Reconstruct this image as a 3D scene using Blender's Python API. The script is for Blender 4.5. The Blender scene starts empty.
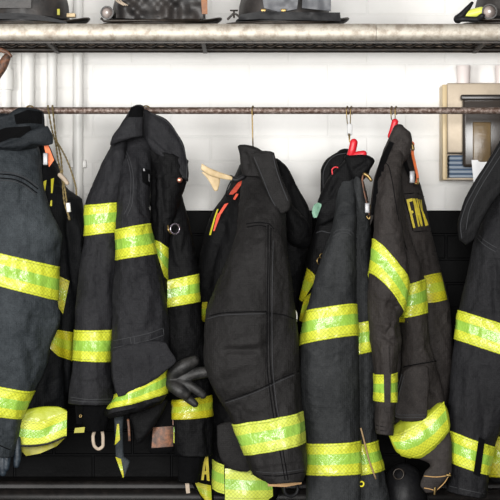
import bpy, bmesh, math, random
import numpy as np
from mathutils import Vector
random.seed(4)
SC = bpy.context.scene
COL = SC.collection
S, D, CZ = 0.0025, 5.0, 1.40      # metres per photo pixel at the rail, camera distance, eye height

def W(px, py, Y=0.0):
    k = S * (1 + Y / D)
    return np.array([(px - 250) * k, Y, CZ + (250 - py) * k])

# ------------------------------------------------------------------ noise
def vnoise(p, seed=0):
    p = np.asarray(p, float); i = np.floor(p).astype(np.int64); f = p - i
    f = f * f * (3 - 2 * f); out = 0
    for dx in (0, 1):
        for dy in (0, 1):
            for dz in (0, 1):
                h = ((i[..., 0] + dx) * 374761393 + (i[..., 1] + dy) * 668265263 + (i[..., 2] + dz) * 2147483647 + seed * 974711) & 0xffffffff
                h = ((h ^ (h >> 13)) * 1274126177) & 0xffffffff
                h = h ^ (h >> 16)
                v = (h & 0xffff) / 32767.5 - 1
                w = (f[..., 0] if dx else 1 - f[..., 0]) * (f[..., 1] if dy else 1 - f[..., 1]) * (f[..., 2] if dz else 1 - f[..., 2])
                out = out + v * w
    return out

# ------------------------------------------------------------------ objects
def link(name, me, mat, parent=None):
    o = bpy.data.objects.new(name, me)
    COL.objects.link(o)
    if mat: me.materials.append(mat)
    if parent is not None: o.parent = parent
    return o

def rootloc(parent):
    p = parent
    while p is not None and p.parent is not None: p = p.parent
    return np.array(p.location) if p is not None else np.zeros(3)

def mesh(name, verts, faces, mat, parent=None, uv=None, smooth=True):
    v = np.asarray(verts, float) - rootloc(parent)
    me = bpy.data.meshes.new(name)
    me.from_pydata(v.tolist(), [], [list(map(int, f)) for f in faces])
    if uv is not None:
        l = me.uv_layers.new(name='UVMap')
        li = np.zeros(len(me.loops), np.int32); me.loops.foreach_get('vertex_index', li)
        l.data.foreach_set('uv', np.asarray(uv, float)[li].ravel())
    bm = bmesh.new(); bm.from_mesh(me); bmesh.ops.recalc_face_normals(bm, faces=bm.faces); bm.to_mesh(me); bm.free()
    if smooth: me.polygons.foreach_set('use_smooth', [True] * len(me.polygons))
    return link(name, me, mat, parent)

def thing(name, label, cat, loc, group=None):
    o = bpy.data.objects.new(name, None); COL.objects.link(o)
    o.location = tuple(loc); o.empty_display_size = 0.05
    return tag(o, label, cat, group)

def tag(o, label, cat, group=None):
    o['label'] = label; o['category'] = cat
    if group: o['group'] = group
    return o

def struct(o): o['kind'] = 'structure'; return o

# ------------------------------------------------------------------ shape kit
class G:
    """collects geometry for one mesh"""
    def __init__(s): s.v = []; s.f = []; s.n = 0
    def add(s, v, f):
        v = np.asarray(v, float); s.v.append(v); s.f += [[i + s.n for i in q] for q in f]; s.n += len(v); return s
    def box(s, a, b, bev=0.0):
        a = np.array(a, float); b = np.array(b, float); lo = np.minimum(a, b); hi = np.maximum(a, b)
        bm = bmesh.new(); bmesh.ops.create_cube(bm, size=1)
        for q in bm.verts: q.co = Vector(((lo + hi) / 2 + np.array(q.co) * (hi - lo)))
        if bev > 0: bmesh.ops.bevel(bm, geom=list(bm.edges), offset=bev, segments=3, profile=0.5, affect='EDGES')
        bm.verts.index_update()
        s.add([tuple(q.co) for q in bm.verts], [[q.index for q in f.verts] for f in bm.faces]); bm.free(); return s
    def tube(s, pts, r, n=10, cap=True, flat=1.0, rounded=False):
        P = np.asarray(pts, float); m = len(P); R = np.broadcast_to(np.asarray(r, float), (m,)).copy()
        if rounded:                                   # hemispherical ends
            def end(p, d, rr):
                a = np.linspace(0.15, 1, 5)[:-1] * math.pi / 2
                return [p + d * rr * math.cos(t) for t in a], [rr * math.sin(t) for t in a]
            d0 = (P[0] - P[1]) / np.linalg.norm(P[0] - P[1]); d1 = (P[-1] - P[-2]) / np.linalg.norm(P[-1] - P[-2])
            a0, r0 = end(P[0], d0, R[0]); a1, r1 = end(P[-1], d1, R[-1])
            P = np.array(a0 + list(P) + a1[::-1]); R = np.array(r0 + list(R) + r1[::-1]); m = len(P)
        T = np.gradient(P, axis=0); T /= np.linalg.norm(T, axis=1)[:, None] + 1e-12
        ref = np.array([0, 1, 0.01]) if abs(T[0][1]) < 0.9 else np.array([1, 0, 0.01])
        vs = []
        u = np.cross(T[0], ref); u /= np.linalg.norm(u)
        for i in range(m):
            u = u - T[i] * np.dot(u, T[i]); u /= np.linalg.norm(u) + 1e-12
            w = np.cross(T[i], u)
            for k in range(n):
                a = 2 * math.pi * k / n
                vs.append(P[i] + R[i] * (math.cos(a) * u + flat * math.sin(a) * w))
        fs = [[i * n + k, i * n + (k + 1) % n, (i + 1) * n + (k + 1) % n, (i + 1) * n + k] for i in range(m - 1) for k in range(n)]
        if cap: fs += [list(range(n))[::-1], [(m - 1) * n + k for k in range(n)]]
        return s.add(vs, fs)
    def lathe(s, prof, c, axis='Z', n=28):
        vs = []; m = len(prof)
        for r, h in prof:
            for k in range(n):
                a = 2 * math.pi * k / n; x, y = r * math.cos(a), r * math.sin(a)
                vs.append({'Z': (x, y, h), 'Y': (x, h, y), 'X': (h, x, y)}[axis])
        fs = [[i * n + k, i * n + (k + 1) % n, (i + 1) * n + (k + 1) % n, (i + 1) * n + k] for i in range(m - 1) for k in range(n)]
        fs += [list(range(n))[::-1], [(m - 1) * n + k for k in range(n)]]
        return s.add(np.array(vs) + np.array(c), fs)
    def build(s, name, mat, parent=None, smooth=True, auto=None):
        o = mesh(name, np.concatenate(s.v), s.f, mat, parent, smooth=smooth)
        if auto and smooth:
            o.data.set_sharp_from_angle(angle=math.radians(auto))
        return o

def spline(pts, n=8):
    P = np.asarray(pts, float)
    if len(P) < 3: return np.array([P[0] + (P[-1] - P[0]) * t for t in np.linspace(0, 1, n + 1)])
    t = np.arange(len(P)); q = np.linspace(0, len(P) - 1, n * (len(P) - 1) + 1)
    return np.stack([pchip(t, P[:, k], q) for k in range(P.shape[1])], 1)

def pchip(x, y, q):
    x = np.asarray(x, float); y = np.asarray(y, float); h = np.diff(x); d = np.diff(y) / h; m = np.zeros(len(x))
    for i in range(1, len(x) - 1):
        if d[i - 1] * d[i] > 0:
            w1 = 2 * h[i] + h[i - 1]; w2 = h[i] + 2 * h[i - 1]
            m[i] = (w1 + w2) / (w1 / d[i - 1] + w2 / d[i])
    m[0], m[-1] = d[0], d[-1]
    i = np.clip(np.searchsorted(x, q) - 1, 0, len(x) - 2); t = (q - x[i]) / h[i]
    return (2*t**3 - 3*t**2 + 1) * y[i] + (t**3 - 2*t**2 + t) * h[i] * m[i] + (-2*t**3 + 3*t**2) * y[i+1] + (t**3 - t**2) * h[i] * m[i+1]

class Surf: pass

def proj(P):
    k = D / (D + P[..., 1]) / S
    return 250 + P[..., 0] * k, 250 - (P[..., 2] - CZ) * k

SEED = [1]
def loft(name, rows, mat, parent, Y=0.0, t=0.05, n=2.05, wr=0.0027, fold=0.005, creases=(), nu=None, step=1.5,
         open_end=True, hem=0.93, zf=0.45):
    """a hollow-looking cloth piece; a row = (xl, yl, xr, yr[, Y, t, sag]) in photo pixels at its own depth"""
    SEED[0] += 1; sd = SEED[0]
    if t > .03: fold = fold * 1.4
    R = np.array([[r[0], r[1], r[2], r[3], r[4] if len(r) > 4 and r[4] is not None else Y,
                   r[5] if len(r) > 5 and r[5] is not None else t, r[6] if len(r) > 6 else 0.0] for r in rows], float)
    mid = np.stack([(R[:, 0] + R[:, 2]) / 2, (R[:, 1] + R[:, 3]) / 2], 1)
    kn = np.concatenate([[0], np.cumsum(np.linalg.norm(np.diff(mid, axis=0), axis=1) + 0.5)])
    q, idx = [], []
    for i in range(len(R) - 1):
        m = max(1, int(round((kn[i + 1] - kn[i]) / step)))
        idx.append(len(q)); q += list(np.linspace(kn[i], kn[i + 1], m, endpoint=False))
    idx.append(len(q)); q.append(kn[-1]); q = np.array(q)
    C = np.stack([pchip(kn, R[:, k], q) for k in range(7)], 1)
    wid = np.max(np.hypot(R[:, 2] - R[:, 0], R[:, 3] - R[:, 1])) * S
    if nu is None: nu = int(np.clip((2.2 * wid + 4 * np.max(R[:, 5])) / 0.004, 20, 170))
    th = np.linspace(0, 2 * math.pi, nu, endpoint=False)
    c, s_ = np.cos(th), np.sin(th)
    sp = lambda a: np.sign(a) * np.abs(a) ** (2 / n)
    cx, sy = sp(c), sp(s_)
    k = S * (1 + C[:, 4] / D)
    kf = S * (1 + (C[:, 4] - 0.85 * C[:, 5]) / D)
    lx, lz = (C[:, 0] - 250) * k, CZ + (250 - C[:, 1]) * kf
    rx, rz = (C[:, 2] - 250) * k, CZ + (250 - C[:, 3]) * kf
    mx, mz, hx, hz = (lx + rx) / 2, (lz + rz) / 2, (rx - lx) / 2, (rz - lz) / 2
    P = np.zeros((len(q), nu, 3))
    P[..., 0] = mx[:, None] + hx[:, None] * cx
    P[..., 2] = mz[:, None] + hz[:, None] * cx - (C[:, 6] * S)[:, None] * sy
    P[..., 1] = C[:, 4][:, None] - C[:, 5][:, None] * sy
    def normals(P):
        du = np.roll(P, -1, 1) - np.roll(P, 1, 1); dv = np.gradient(P, axis=0)
        N = np.cross(du, dv); N /= np.linalg.norm(N, axis=2)[..., None] + 1e-12
        ctr = P.mean(1, keepdims=True)
        if np.sum(N * (P - ctr)) < 0: N = -N
        return N
    N = normals(P)
    fac = np.minimum(1, np.minimum(hx, C[:, 5])[:, None] / 0.03)
    pz = P * np.array([1, 1, zf])
    disp = fold * vnoise(pz * 16, sd) + wr * vnoise(pz * 48 + 7, sd + 1) + wr * 0.45 * vnoise(P * 120, sd + 2)
    # ridged wrinkles
    disp += fold * 0.5 * (0.5 - np.abs(vnoise(P * np.array([30, 30, 22]) + 3, sd + 3)))
    rg = 1 - np.abs(vnoise(P * np.array([22, 22, 30]) + 11, sd + 4)) * 2.2
    disp += wr * 1.3 * np.clip(rg, 0, 1) ** 2 * np.clip(vnoise(P * 9 + 5, sd + 5) + 0.35, 0, 1)
    edge = 1 - 0.55 * np.abs(cx) ** 6
    disp = disp * fac * edge
    if len(creases):
        X, Z = proj(P); front = (sy > -0.2)[None, :]
        for (x1, y1, x2, y2, w, dep) in creases:
            vx, vy = x2 - x1, y2 - y1; L2 = vx * vx + vy * vy + 1e-9
            tt = np.clip(((X - x1) * vx + (Z - y1) * vy) / L2, 0, 1)
            dd = np.hypot(X - x1 - tt * vx, Z - y1 - tt * vy)
            tp = np.clip(np.minimum(tt, 1 - tt) * 5, 0.15, 1)
            disp = disp - np.where(front, dep * tp * np.exp(-(dd / w) ** 2), 0)
    P = P + N * disp[..., None]
    N = normals(P)
    M = len(q)
    V = [P.reshape(-1, 3)]; F = [[i * nu + a, i * nu + (a + 1) % nu, (i + 1) * nu + (a + 1) % nu, (i + 1) * nu + a] for i in range(M - 1) for a in range(nu)]
    cnt = M * nu
    def extra(ring, prev):
        nonlocal cnt
        V.append(ring); b = cnt; cnt += nu
        for a in range(nu): F.append([prev + a, prev + (a + 1) % nu, b + (a + 1) % nu, b + a])
        return b
    last = (M - 1) * nu; ctr = P[-1].mean(0); up = P[max(0, M - 14)].mean(0) - ctr; up /= np.linalg.norm(up) + 1e-9
    if open_end:
        b = extra(ctr + (P[-1] - ctr) * (hem + 0.02) - up * 0.002, last)
        b = extra(ctr + (P[-1] - ctr) * (hem - 0.03) + up * 0.004, b)
        b = extra(ctr + (P[-1] - ctr) * (hem - 0.12) + up * 0.03, b)
        V.append((ctr + up * 0.03)[None]); ci = cnt; cnt += 1
    else:
        b = extra(ctr + (P[-1] - ctr) * 0.7 - up * 0.006 * min(1, wid / .1), last)
        V.append((ctr - up * 0.008 * min(1, wid / .1))[None]); ci = cnt; cnt += 1
    F += [[b + a, b + (a + 1) % nu, ci] for a in range(nu)]
    ctr = P[0].mean(0); up = ctr - P[min(M - 1, 12)].mean(0); up /= np.linalg.norm(up) + 1e-9
    b = extra(ctr + (P[0] - ctr) * 0.75 + up * 0.008 * min(1, wid / .12), 0)
    b = extra(ctr + (P[0] - ctr) * 0.35 + up * 0.012 * min(1, wid / .12), b)
    V.append((ctr + up * 0.013 * min(1, wid / .12))[None]); ci = cnt; cnt += 1
    F += [[b + a, b + (a + 1) % nu, ci] for a in range(nu)]
    o = mesh(name, np.concatenate(V), F, mat, parent)
    sf = Surf(); sf.o = o; sf.P = P; sf.N = N; sf.idx = idx; sf.nu = nu; sf.parent = parent
    fm = N[..., 1] < 0.15
    X, Z = proj(P); sf.X = X[fm]; sf.Z = Z[fm]; sf.Yv = P[..., 1][fm]
    return sf

def depth(sf, px, py):
    """depth of a piece's front surface at photo points"""
    sfs = sf if isinstance(sf, (list, tuple)) else [sf]
    px = np.asarray(px, float); py = np.asarray(py, float); out = np.zeros(px.shape)
    for i in np.ndindex(px.shape):
        best = 9.0; fb = None
        for s in sfs:
            d2 = (s.X - px[i]) ** 2 + (s.Z - py[i]) ** 2
            j = np.argpartition(d2, 6)[:6]
            w = 1 / (d2[j] + 0.05); y = float((w * s.Yv[j]).sum() / w.sum())
            if d2[j].min() < 9: best = min(best, y)
            if fb is None or d2[j].min() < fb[0]: fb = (d2[j].min(), y)
        out[i] = best if best < 9 else fb[1]
    return out

def band(sf, i0, i1, mat, name='reflective_band', off=0.0028, a0=None, a1=None):
    """a strip sewn right round a piece between two of its rows"""
    r0, r1 = sf.idx[i0], sf.idx[i1]
    P, N = sf.P[r0:r1 + 1], sf.N[r0:r1 + 1]
    m, nu = P.shape[:2]
    ring = [P[0] - N[0] * 0.001] + [P[i] + N[i] * off for i in range(m)] + [P[-1] - N[-1] * 0.001]
    A = np.array(ring); A = np.concatenate([A, A[:, :1]], 1)
    pm = A[len(A) // 2]; u = np.concatenate([[0], np.cumsum(np.linalg.norm(np.diff(pm, axis=0), axis=1))])
    vv = np.concatenate([[0], np.linspace(0, 1, m), [1]])
    UV = np.stack(np.meshgrid(u, vv), -1).reshape(-1, 2); UV[:, 1] = 1 - UV[:, 1]
    n1 = nu + 1
    F = [[i * n1 + a, i * n1 + a + 1, (i + 1) * n1 + a + 1, (i + 1) * n1 + a] for i in range(m + 1) for a in range(nu)]
    return mesh(name, A.reshape(-1, 3), F, mat, sf.o, uv=UV)

def resample(pl, n):
    pl = np.asarray(pl, float); d = np.concatenate([[0], np.cumsum(np.linalg.norm(np.diff(pl, axis=0), axis=1))])
    q = np.linspace(0, d[-1], n); return np.stack([np.interp(q, d, pl[:, 0]), np.interp(q, d, pl[:, 1])], 1)

def patch(name, quads, mat, parent, sf=None, Y=0.0, off=0.003, thick=0.003, wob=0.0, dens=2.0, one=False):
    """sewn-on pieces: each quad = (top polyline, bottom polyline) in photo pixels laid on a piece's front"""
    if len(quads) > 1 and not one:
        for q in quads: o = patch(name, [q], mat, parent, sf, Y, off, thick, wob, dens)
        return o
    V, F, U = [], [], []; cnt = 0
    for top, bot in quads:
        L = max(np.linalg.norm(np.diff(np.array(p, float), axis=0), axis=1).sum() for p in (top, bot))
        H = max(np.hypot(top[0][0] - bot[0][0], top[0][1] - bot[0][1]), np.hypot(top[-1][0] - bot[-1][0], top[-1][1] - bot[-1][1]))
        nx = max(2, int(L / dens) + 1); ny = max(2, int(H / dens) + 1)
        a, b = resample(top, nx), resample(bot, nx)
        tt = np.linspace(0, 1, ny)[:, None, None]
        g = a[None] * (1 - tt) + b[None] * tt
        Yg = depth(sf, g[..., 0], g[..., 1]) if sf is not None else np.full(g.shape[:2], Y)
        if sf is not None and min(nx, ny) > 2:
            for _ in range(2):
                e = np.pad(Yg, 1, mode='edge')
                Yg = (e[:-2, 1:-1] + e[2:, 1:-1] + e[1:-1, :-2] + e[1:-1, 2:] + 2 * e[1:-1, 1:-1]) / 6
        if wob: Yg = Yg + wob * vnoise(np.stack([g[..., 0] * .12, g[..., 1] * .12, g[..., 0] * 0], -1), int(g[0, 0, 0]))
        Yf = Yg - off
        k = S * (1 + Yf / D)
        Pf = np.stack([(g[..., 0] - 250) * k, Yf, CZ + (250 - g[..., 1]) * k], -1)
        Pb = Pf + np.array([0, thick, 0])
        uu = np.concatenate([[0], np.cumsum(np.linalg.norm(np.diff(Pf[ny // 2], axis=0), axis=1))])
        uv = np.stack(np.meshgrid(uu, 1 - np.linspace(0, 1, ny)), -1).reshape(-1, 2)
        V += [Pf.reshape(-1, 3), Pb.reshape(-1, 3)]; U += [uv, uv]
        o2 = nx * ny; I = lambda i, j, bk=0: cnt + bk * o2 + i * nx + j
        for i in range(ny - 1):
            for j in range(nx - 1):
                F.append([I(i, j), I(i, j + 1), I(i + 1, j + 1), I(i + 1, j)])
                F.append([I(i, j, 1), I(i + 1, j, 1), I(i + 1, j + 1, 1), I(i, j + 1, 1)])
        for j in range(nx - 1):
            F.append([I(0, j), I(0, j, 1), I(0, j + 1, 1), I(0, j + 1)]); F.append([I(ny - 1, j), I(ny - 1, j + 1), I(ny - 1, j + 1, 1), I(ny - 1, j, 1)])
        for i in range(ny - 1):
            F.append([I(i, 0), I(i + 1, 0), I(i + 1, 0, 1), I(i, 0, 1)]); F.append([I(i, nx - 1), I(i, nx - 1, 1), I(i + 1, nx - 1, 1), I(i + 1, nx - 1)])
        cnt += 2 * o2
    o = mesh(name, np.concatenate(V), F, mat, parent, uv=np.concatenate(U))
    o.data.set_sharp_from_angle(angle=math.radians(50))
    return o

def seam(name, lines, mat, sf, r=0.0011, off=0.0006):
    """raised stitched seams lying on a piece, each its own object"""
    par = sf[0] if isinstance(sf, (list, tuple)) else sf
    for pl in lines:
        L = np.linalg.norm(np.diff(np.array(pl, float), axis=0), axis=1).sum()
        p = resample(spline(pl, 6), max(3, int(L / 2)))
        y = depth(sf, p[:, 0], p[:, 1])
        for _ in range(2): y = np.convolve(np.pad(y, 1, mode='edge'), [.25, .5, .25], 'valid')
        G().tube([W(a[0], a[1], yy - off) for a, yy in zip(p, y)], r, 6).build(name, mat, par.o)

def cord(name, pts, r, mat, parent, n=8, flat=1.0, m=6):
    return G().tube(spline([W(*p) for p in pts], m), r, n, flat=flat).build(name, mat, parent)

def ring(g, c, R, r, tilt=0.5, n=28, a0=0, a1=2 * math.pi):
    c = np.array(c); P = []
    for a in np.linspace(a0, a1, n):
        P.append(c + R * np.array([math.cos(a) * math.cos(tilt), math.cos(a) * math.sin(tilt), math.sin(a)]))
    g.tube(P, r, 8, cap=abs(a1 - a0) < 6.2); return g

# ------------------------------------------------------------------ materials
def mat(name, col, rough=0.6, metal=0.0, spec=0.4):
    m = bpy.data.materials.new(name); m.use_nodes = True
    b = m.node_tree.nodes['Principled BSDF']
    b.inputs['Base Color'].default_value = (*col, 1); b.inputs['Roughness'].default_value = rough
    b.inputs['Metallic'].default_value = metal; b.inputs['Specular IOR Level'].default_value = spec
    return m

def nd(m, t, **kw):
    n = m.node_tree.nodes.new(t)
    for k, v in kw.items():
        if k in n.inputs.keys() if isinstance(k, str) else False: n.inputs[k].default_value = v
        else: setattr(n, k, v)
    return n
def ln(m, a, b): m.node_tree.links.new(a, b)
def bsdf(m): return m.node_tree.nodes['Principled BSDF']

def mathn(m, op, a, b=None):
    n = m.node_tree.nodes.new('ShaderNodeMath'); n.operation = op
    for i, x in enumerate((a, b)):
        if x is None: continue
        if isinstance(x, (int, float)): n.inputs[i].default_value = x
        else: ln(m, x, n.inputs[i])
    return n.outputs[0]

def mixc(m, fac, a, b):
    n = m.node_tree.nodes.new('ShaderNodeMix'); n.data_type = 'RGBA'
    for sock, x in ((n.inputs[0], fac), (n.inputs[6], a), (n.inputs[7], b)):
        if isinstance(x, tuple): sock.default_value = (*x, 1)
        elif isinstance(x, (int, float)): sock.default_value = x
        else: ln(m, x, sock)
    return n.outputs[2]

def noise(m, vec, scale, detail=3, rough=0.55):
    n = nd(m, 'ShaderNodeTexNoise'); n.inputs['Scale'].default_value = scale
    n.inputs['Detail'].default_value = detail; n.inputs['Roughness'].default_value = rough
    if vec is not None: ln(m, vec, n.inputs['Vector'])
    return n.outputs['Fac']

def ramp(m, fac, lo, hi):
    n = nd(m, 'ShaderNodeMapRange'); n.inputs['From Min'].default_value = lo; n.inputs['From Max'].default_value = hi
    ln(m, fac, n.inputs['Value']); return n.outputs['Result']

def bump(m, h, strength, dist=0.001, prev=None):
    n = nd(m, 'ShaderNodeBump'); n.inputs['Strength'].default_value = strength; n.inputs['Distance'].default_value = dist
    ln(m, h, n.inputs['Height'])
    if prev is not None: ln(m, prev, n.inputs['Normal'])
    ln(m, n.outputs['Normal'], bsdf(m).inputs['Normal']); return n.outputs['Normal']

def fabric(name, dark, worn, wear=0.5, rough=0.62, spec=0.12):
    m = mat(name, dark, rough, 0, spec); o = nd(m, 'ShaderNodeTexCoord').outputs['Object']
    f = ramp(m, noise(m, o, 6, 8, 0.62), 0.38, 0.66)
    f2 = ramp(m, noise(m, o, 60, 5, 0.75), 0.38, 0.66)
    fac = mathn(m, 'MULTIPLY', mathn(m, 'ADD', mathn(m, 'MULTIPLY', f, 0.55), mathn(m, 'MULTIPLY', f2, 0.35)), wear)
    col = mixc(m, fac, dark, worn)
    # ripstop weave: a fine lighter grid
    w = []
    for ax in ('X', 'Z'):
        t = nd(m, 'ShaderNodeTexWave', wave_type='BANDS', bands_direction=ax); t.inputs['Scale'].default_value = 62
        t.inputs['Distortion'].default_value = 0.6; t.inputs['Detail'].default_value = 1
        ln(m, o, t.inputs['Vector']); w.append(t.outputs['Fac'])
    grid = mathn(m, 'MAXIMUM', w[0], w[1])
    grid = ramp(m, grid, 0.86, 1.0)
    col = mixc(m, mathn(m, 'MULTIPLY', grid, 0.22), col, worn)
    col = mixc(m, mathn(m, 'MULTIPLY', ramp(m, noise(m, o, 520, 2, 0.6), 0.5, 0.75), 0.40), col, tuple(x * 1.25 for x in worn))
    col = mixc(m, mathn(m, 'MULTIPLY', ramp(m, noise(m, o, 300, 2, 0.6), 0.5, 0.75), 0.45), col, tuple(x * 0.45 for x in dark))
    ln(m, col, bsdf(m).inputs['Base Color'])
    b = bump(m, noise(m, o, 30, 6, 0.62), 0.8, 0.006)
    b = bump(m, noise(m, o, 130, 4, 0.6), 0.55, 0.0018, b)
    bump(m, mathn(m, 'ADD', grid, noise(m, o, 420, 2)), 0.5, 0.0008, b)
    bsdf(m).inputs['Sheen Weight'].default_value = 0.0; bsdf(m).inputs['Sheen Roughness'].default_value = 0.5
    return m

def reflective(name, edge, mid, lo=0.34, hi=0.67, dirt=0.25, glint=0.22):
    m = mat(name, edge, 0.45, 0, 0.5); tc = nd(m, 'ShaderNodeTexCoord')
    sx = nd(m, 'ShaderNodeSeparateXYZ'); ln(m, tc.outputs['UV'], sx.inputs[0])
    u, v = sx.outputs[0], sx.outputs[1]
    stripe = mathn(m, 'MULTIPLY', mathn(m, 'GREATER_THAN', v, lo), mathn(m, 'LESS_THAN', v, hi))
    a = mathn(m, 'SINE', mathn(m, 'ADD', mathn(m, 'MULTIPLY', u, 300.0), mathn(m, 'MULTIPLY', v, 24.0)))
    b = mathn(m, 'SINE', mathn(m, 'SUBTRACT', mathn(m, 'MULTIPLY', u, 300.0), mathn(m, 'MULTIPLY', v, 24.0)))
    dia = ramp(m, mathn(m, 'ABSOLUTE', mathn(m, 'MULTIPLY', a, b)), 0.0, 0.4)          # cross-hatched lines
    o = tc.outputs['Object']
    n1 = ramp(m, noise(m, o, 26, 5, 0.65), 0.45, 0.8)
    tape = mixc(m, mathn(m, 'MULTIPLY', mathn(m, 'SUBTRACT', 1.0, dia), 0.7), edge, tuple(x * y for x, y in zip(edge, (0.50, 0.55, 0.6))))
    tape = mixc(m, mathn(m, 'MULTIPLY', n1, dirt), tape, tuple(x * y for x, y in zip(edge, (0.7, 0.6, 0.6))))
    blk = nd(m, 'ShaderNodeTexNoise'); blk.noise_dimensions = '1D'; ln(m, mathn(m, 'MULTIPLY', u, 60.0), blk.inputs['W'])
    cmid = mixc(m, ramp(m, blk.outputs['Fac'], 0.35, 0.65), mid, tuple(min(1, x * 1.2 + 0.015) for x in mid))
    col = mixc(m, stripe, tape, cmid)
    st = mathn(m, 'LESS_THAN', mathn(m, 'ABSOLUTE', mathn(m, 'SUBTRACT', mathn(m, 'ABSOLUTE', mathn(m, 'SUBTRACT', v, 0.5)), 0.43)), 0.014)
    col = mixc(m, mathn(m, 'MULTIPLY', st, 0.55), col, tuple(x * 0.35 for x in edge))   # stitch line along both edges
    ln(m, col, bsdf(m).inputs['Base Color'])
    rg = mixc(m, stripe, (0.5, 0.5, 0.5), (0.22, 0.22, 0.22)); ln(m, rg, bsdf(m).inputs['Roughness'])
    vo = nd(m, 'ShaderNodeTexVoronoi'); vo.inputs['Scale'].default_value = 420; ln(m, o, vo.inputs['Vector'])
    b1 = bump(m, noise(m, o, 45, 3), 0.5, 0.004)
    b2 = bump(m, dia, 0.35, 0.0008, b1)
    bump(m, vo.outputs['Distance'], glint, 0.0016, b2)
    bsdf(m).inputs['Coat Weight'].default_value = 0.2; bsdf(m).inputs['Coat Roughness'].default_value = 0.12
    return m

def metal(name, col, rough, worn=None, scale=80, amt=0.6, metallic=0.9):
    m = mat(name, col, rough, metallic)
    o = nd(m, 'ShaderNodeTexCoord').outputs['Object']
    if worn:
        f = mathn(m, 'MULTIPLY', ramp(m, noise(m, o, scale, 6, 0.7), 0.45, 0.62), amt)
        ln(m, mixc(m, f, col, worn), bsdf(m).inputs['Base Color'])
    bump(m, noise(m, o, scale * 1.5, 4), 0.25, 0.001)
    return m

def leather(name, col, col2, rough=0.45, scale=40):
    m = mat(name, col, rough, 0, 0.45); o = nd(m, 'ShaderNodeTexCoord').outputs['Object']
    ln(m, mixc(m, ramp(m, noise(m, o, scale, 6, 0.65), 0.4, 0.68), col, col2), bsdf(m).inputs['Base Color'])
    bump(m, noise(m, o, scale * 4, 5), 0.35, 0.002); return m

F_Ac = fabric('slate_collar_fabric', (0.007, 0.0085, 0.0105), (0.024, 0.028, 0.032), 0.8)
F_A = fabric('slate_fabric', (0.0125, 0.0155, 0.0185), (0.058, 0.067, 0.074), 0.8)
F_Ad = fabric('slate_shaded_fabric', (0.0022, 0.0025, 0.003), (0.006, 0.0066, 0.0078), 0.6)  # near-black copy of the slate cloth, shade behind the sleeve put into colour
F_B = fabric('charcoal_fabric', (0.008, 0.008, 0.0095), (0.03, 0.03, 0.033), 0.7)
F_Bd = fabric('charcoal_dark_shaded_fabric', (0.0018, 0.0018, 0.0021), (0.0055, 0.0055, 0.0062), 0.6)  # dark collars, and rear pieces with their shade put into the colour
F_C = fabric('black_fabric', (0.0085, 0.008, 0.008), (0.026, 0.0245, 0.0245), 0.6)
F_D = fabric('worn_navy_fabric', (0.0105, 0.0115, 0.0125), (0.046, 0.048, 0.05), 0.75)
F_E = fabric('brownish_fabric', (0.015, 0.013, 0.0125), (0.05, 0.043, 0.04), 0.7)
F_Fc = fabric('collar_black_fabric', (0.0045, 0.0045, 0.005), (0.014, 0.014, 0.015), 0.6)
F_F = fabric('black_grey_fabric', (0.007, 0.007, 0.008), (0.024, 0.024, 0.0265), 0.6)
BLACK = fabric('black_knit', (0.0015, 0.0015, 0.0018), (0.0036, 0.0036, 0.004), 0.6, 0.9, 0.08)
STITCH = mat('dark_stitching', (0.0025, 0.0025, 0.003), 0.9, 0, 0.1)
STITCH_L = mat('grey_stitching', (0.030, 0.031, 0.034), 0.8)
LIME = reflective('lime_tape', (0.56, 0.60, 0.032), (0.235, 0.415, 0.045))
LIME_D = reflective('old_yellow_tape', (0.46, 0.43, 0.010), (0.30, 0.36, 0.018), dirt=0.7)
LIME_P = reflective('pale_lime_tape', (0.54, 0.61, 0.07), (0.245, 0.425, 0.055), glint=0.2)
OLIVE = leather('olive_yellow_lining', (0.36, 0.34, 0.01), (0.24, 0.22, 0.01), 0.5, 30)
LETTER = leather('yellow_lettering', (0.68, 0.55, 0.035), (0.45, 0.36, 0.05), 0.6, 90)
YEL = mat('yellow_trim', (0.62, 0.56, 0.03), 0.6)
RED = mat('red_plastic', (0.55, 0.012, 0.022), 0.35)
REDO = leather('orange_red_webbing', (0.75, 0.10, 0.05), (0.55, 0.07, 0.04), 0.6, 60)
ORANGE = leather('orange_webbing', (0.80, 0.18, 0.05), (0.62, 0.13, 0.04), 0.6, 60)
STEEL = mat('grey_clip', (0.26, 0.26, 0.27), 0.35, 0.2)
BRASS = metal('dull_brass', (0.26, 0.18, 0.07), 0.4, (0.18, 0.12, 0.05))
RUST = metal('rusty_steel', (0.085, 0.05, 0.036), 0.55, (0.34, 0.28, 0.25), 110, 0.8, 0.4)
RAIL = metal('worn_enamel', (0.42, 0.385, 0.33), 0.5, (0.15, 0.11, 0.075), 46, 0.6, 0.4)
DSTEEL = metal('dark_steel', (0.016, 0.012, 0.009), 0.4, (0.05, 0.036, 0.026), 60, 0.6, 0.2)
BLKM = metal('black_painted_steel', (0.005, 0.0042, 0.004), 0.42, (0.016, 0.0125, 0.011), 55, 0.5, 0.0)
bsdf(BLKM).inputs['Specular IOR Level'].default_value = 0.2
LEATHER = leather('black_leather', (0.010, 0.010, 0.011), (0.035, 0.033, 0.031), 0.38)
BROWN = leather('brown_leather', (0.05, 0.03, 0.022), (0.24, 0.10, 0.05), 0.55, 70)
TAN = leather('tan_webbing', (0.42, 0.34, 0.26), (0.30, 0.24, 0.18), 0.75, 80)
CORDM = leather('olive_cord', (0.20, 0.145, 0.05), (0.06, 0.045, 0.02), 0.7, 150)
BEIGE = leather('beige_hide', (0.58, 0.45, 0.27), (0.40, 0.29, 0.15), 0.65, 35)
WHITE = mat('white_paint', (0.80, 0.78, 0.76), 0.5)
PAPER = mat('white_paper', (0.82, 0.82, 0.83), 0.7)
GREEN = leather('mint_patch', (0.20, 0.36, 0.26), (0.12, 0.24, 0.17), 0.6, 120)
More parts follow.
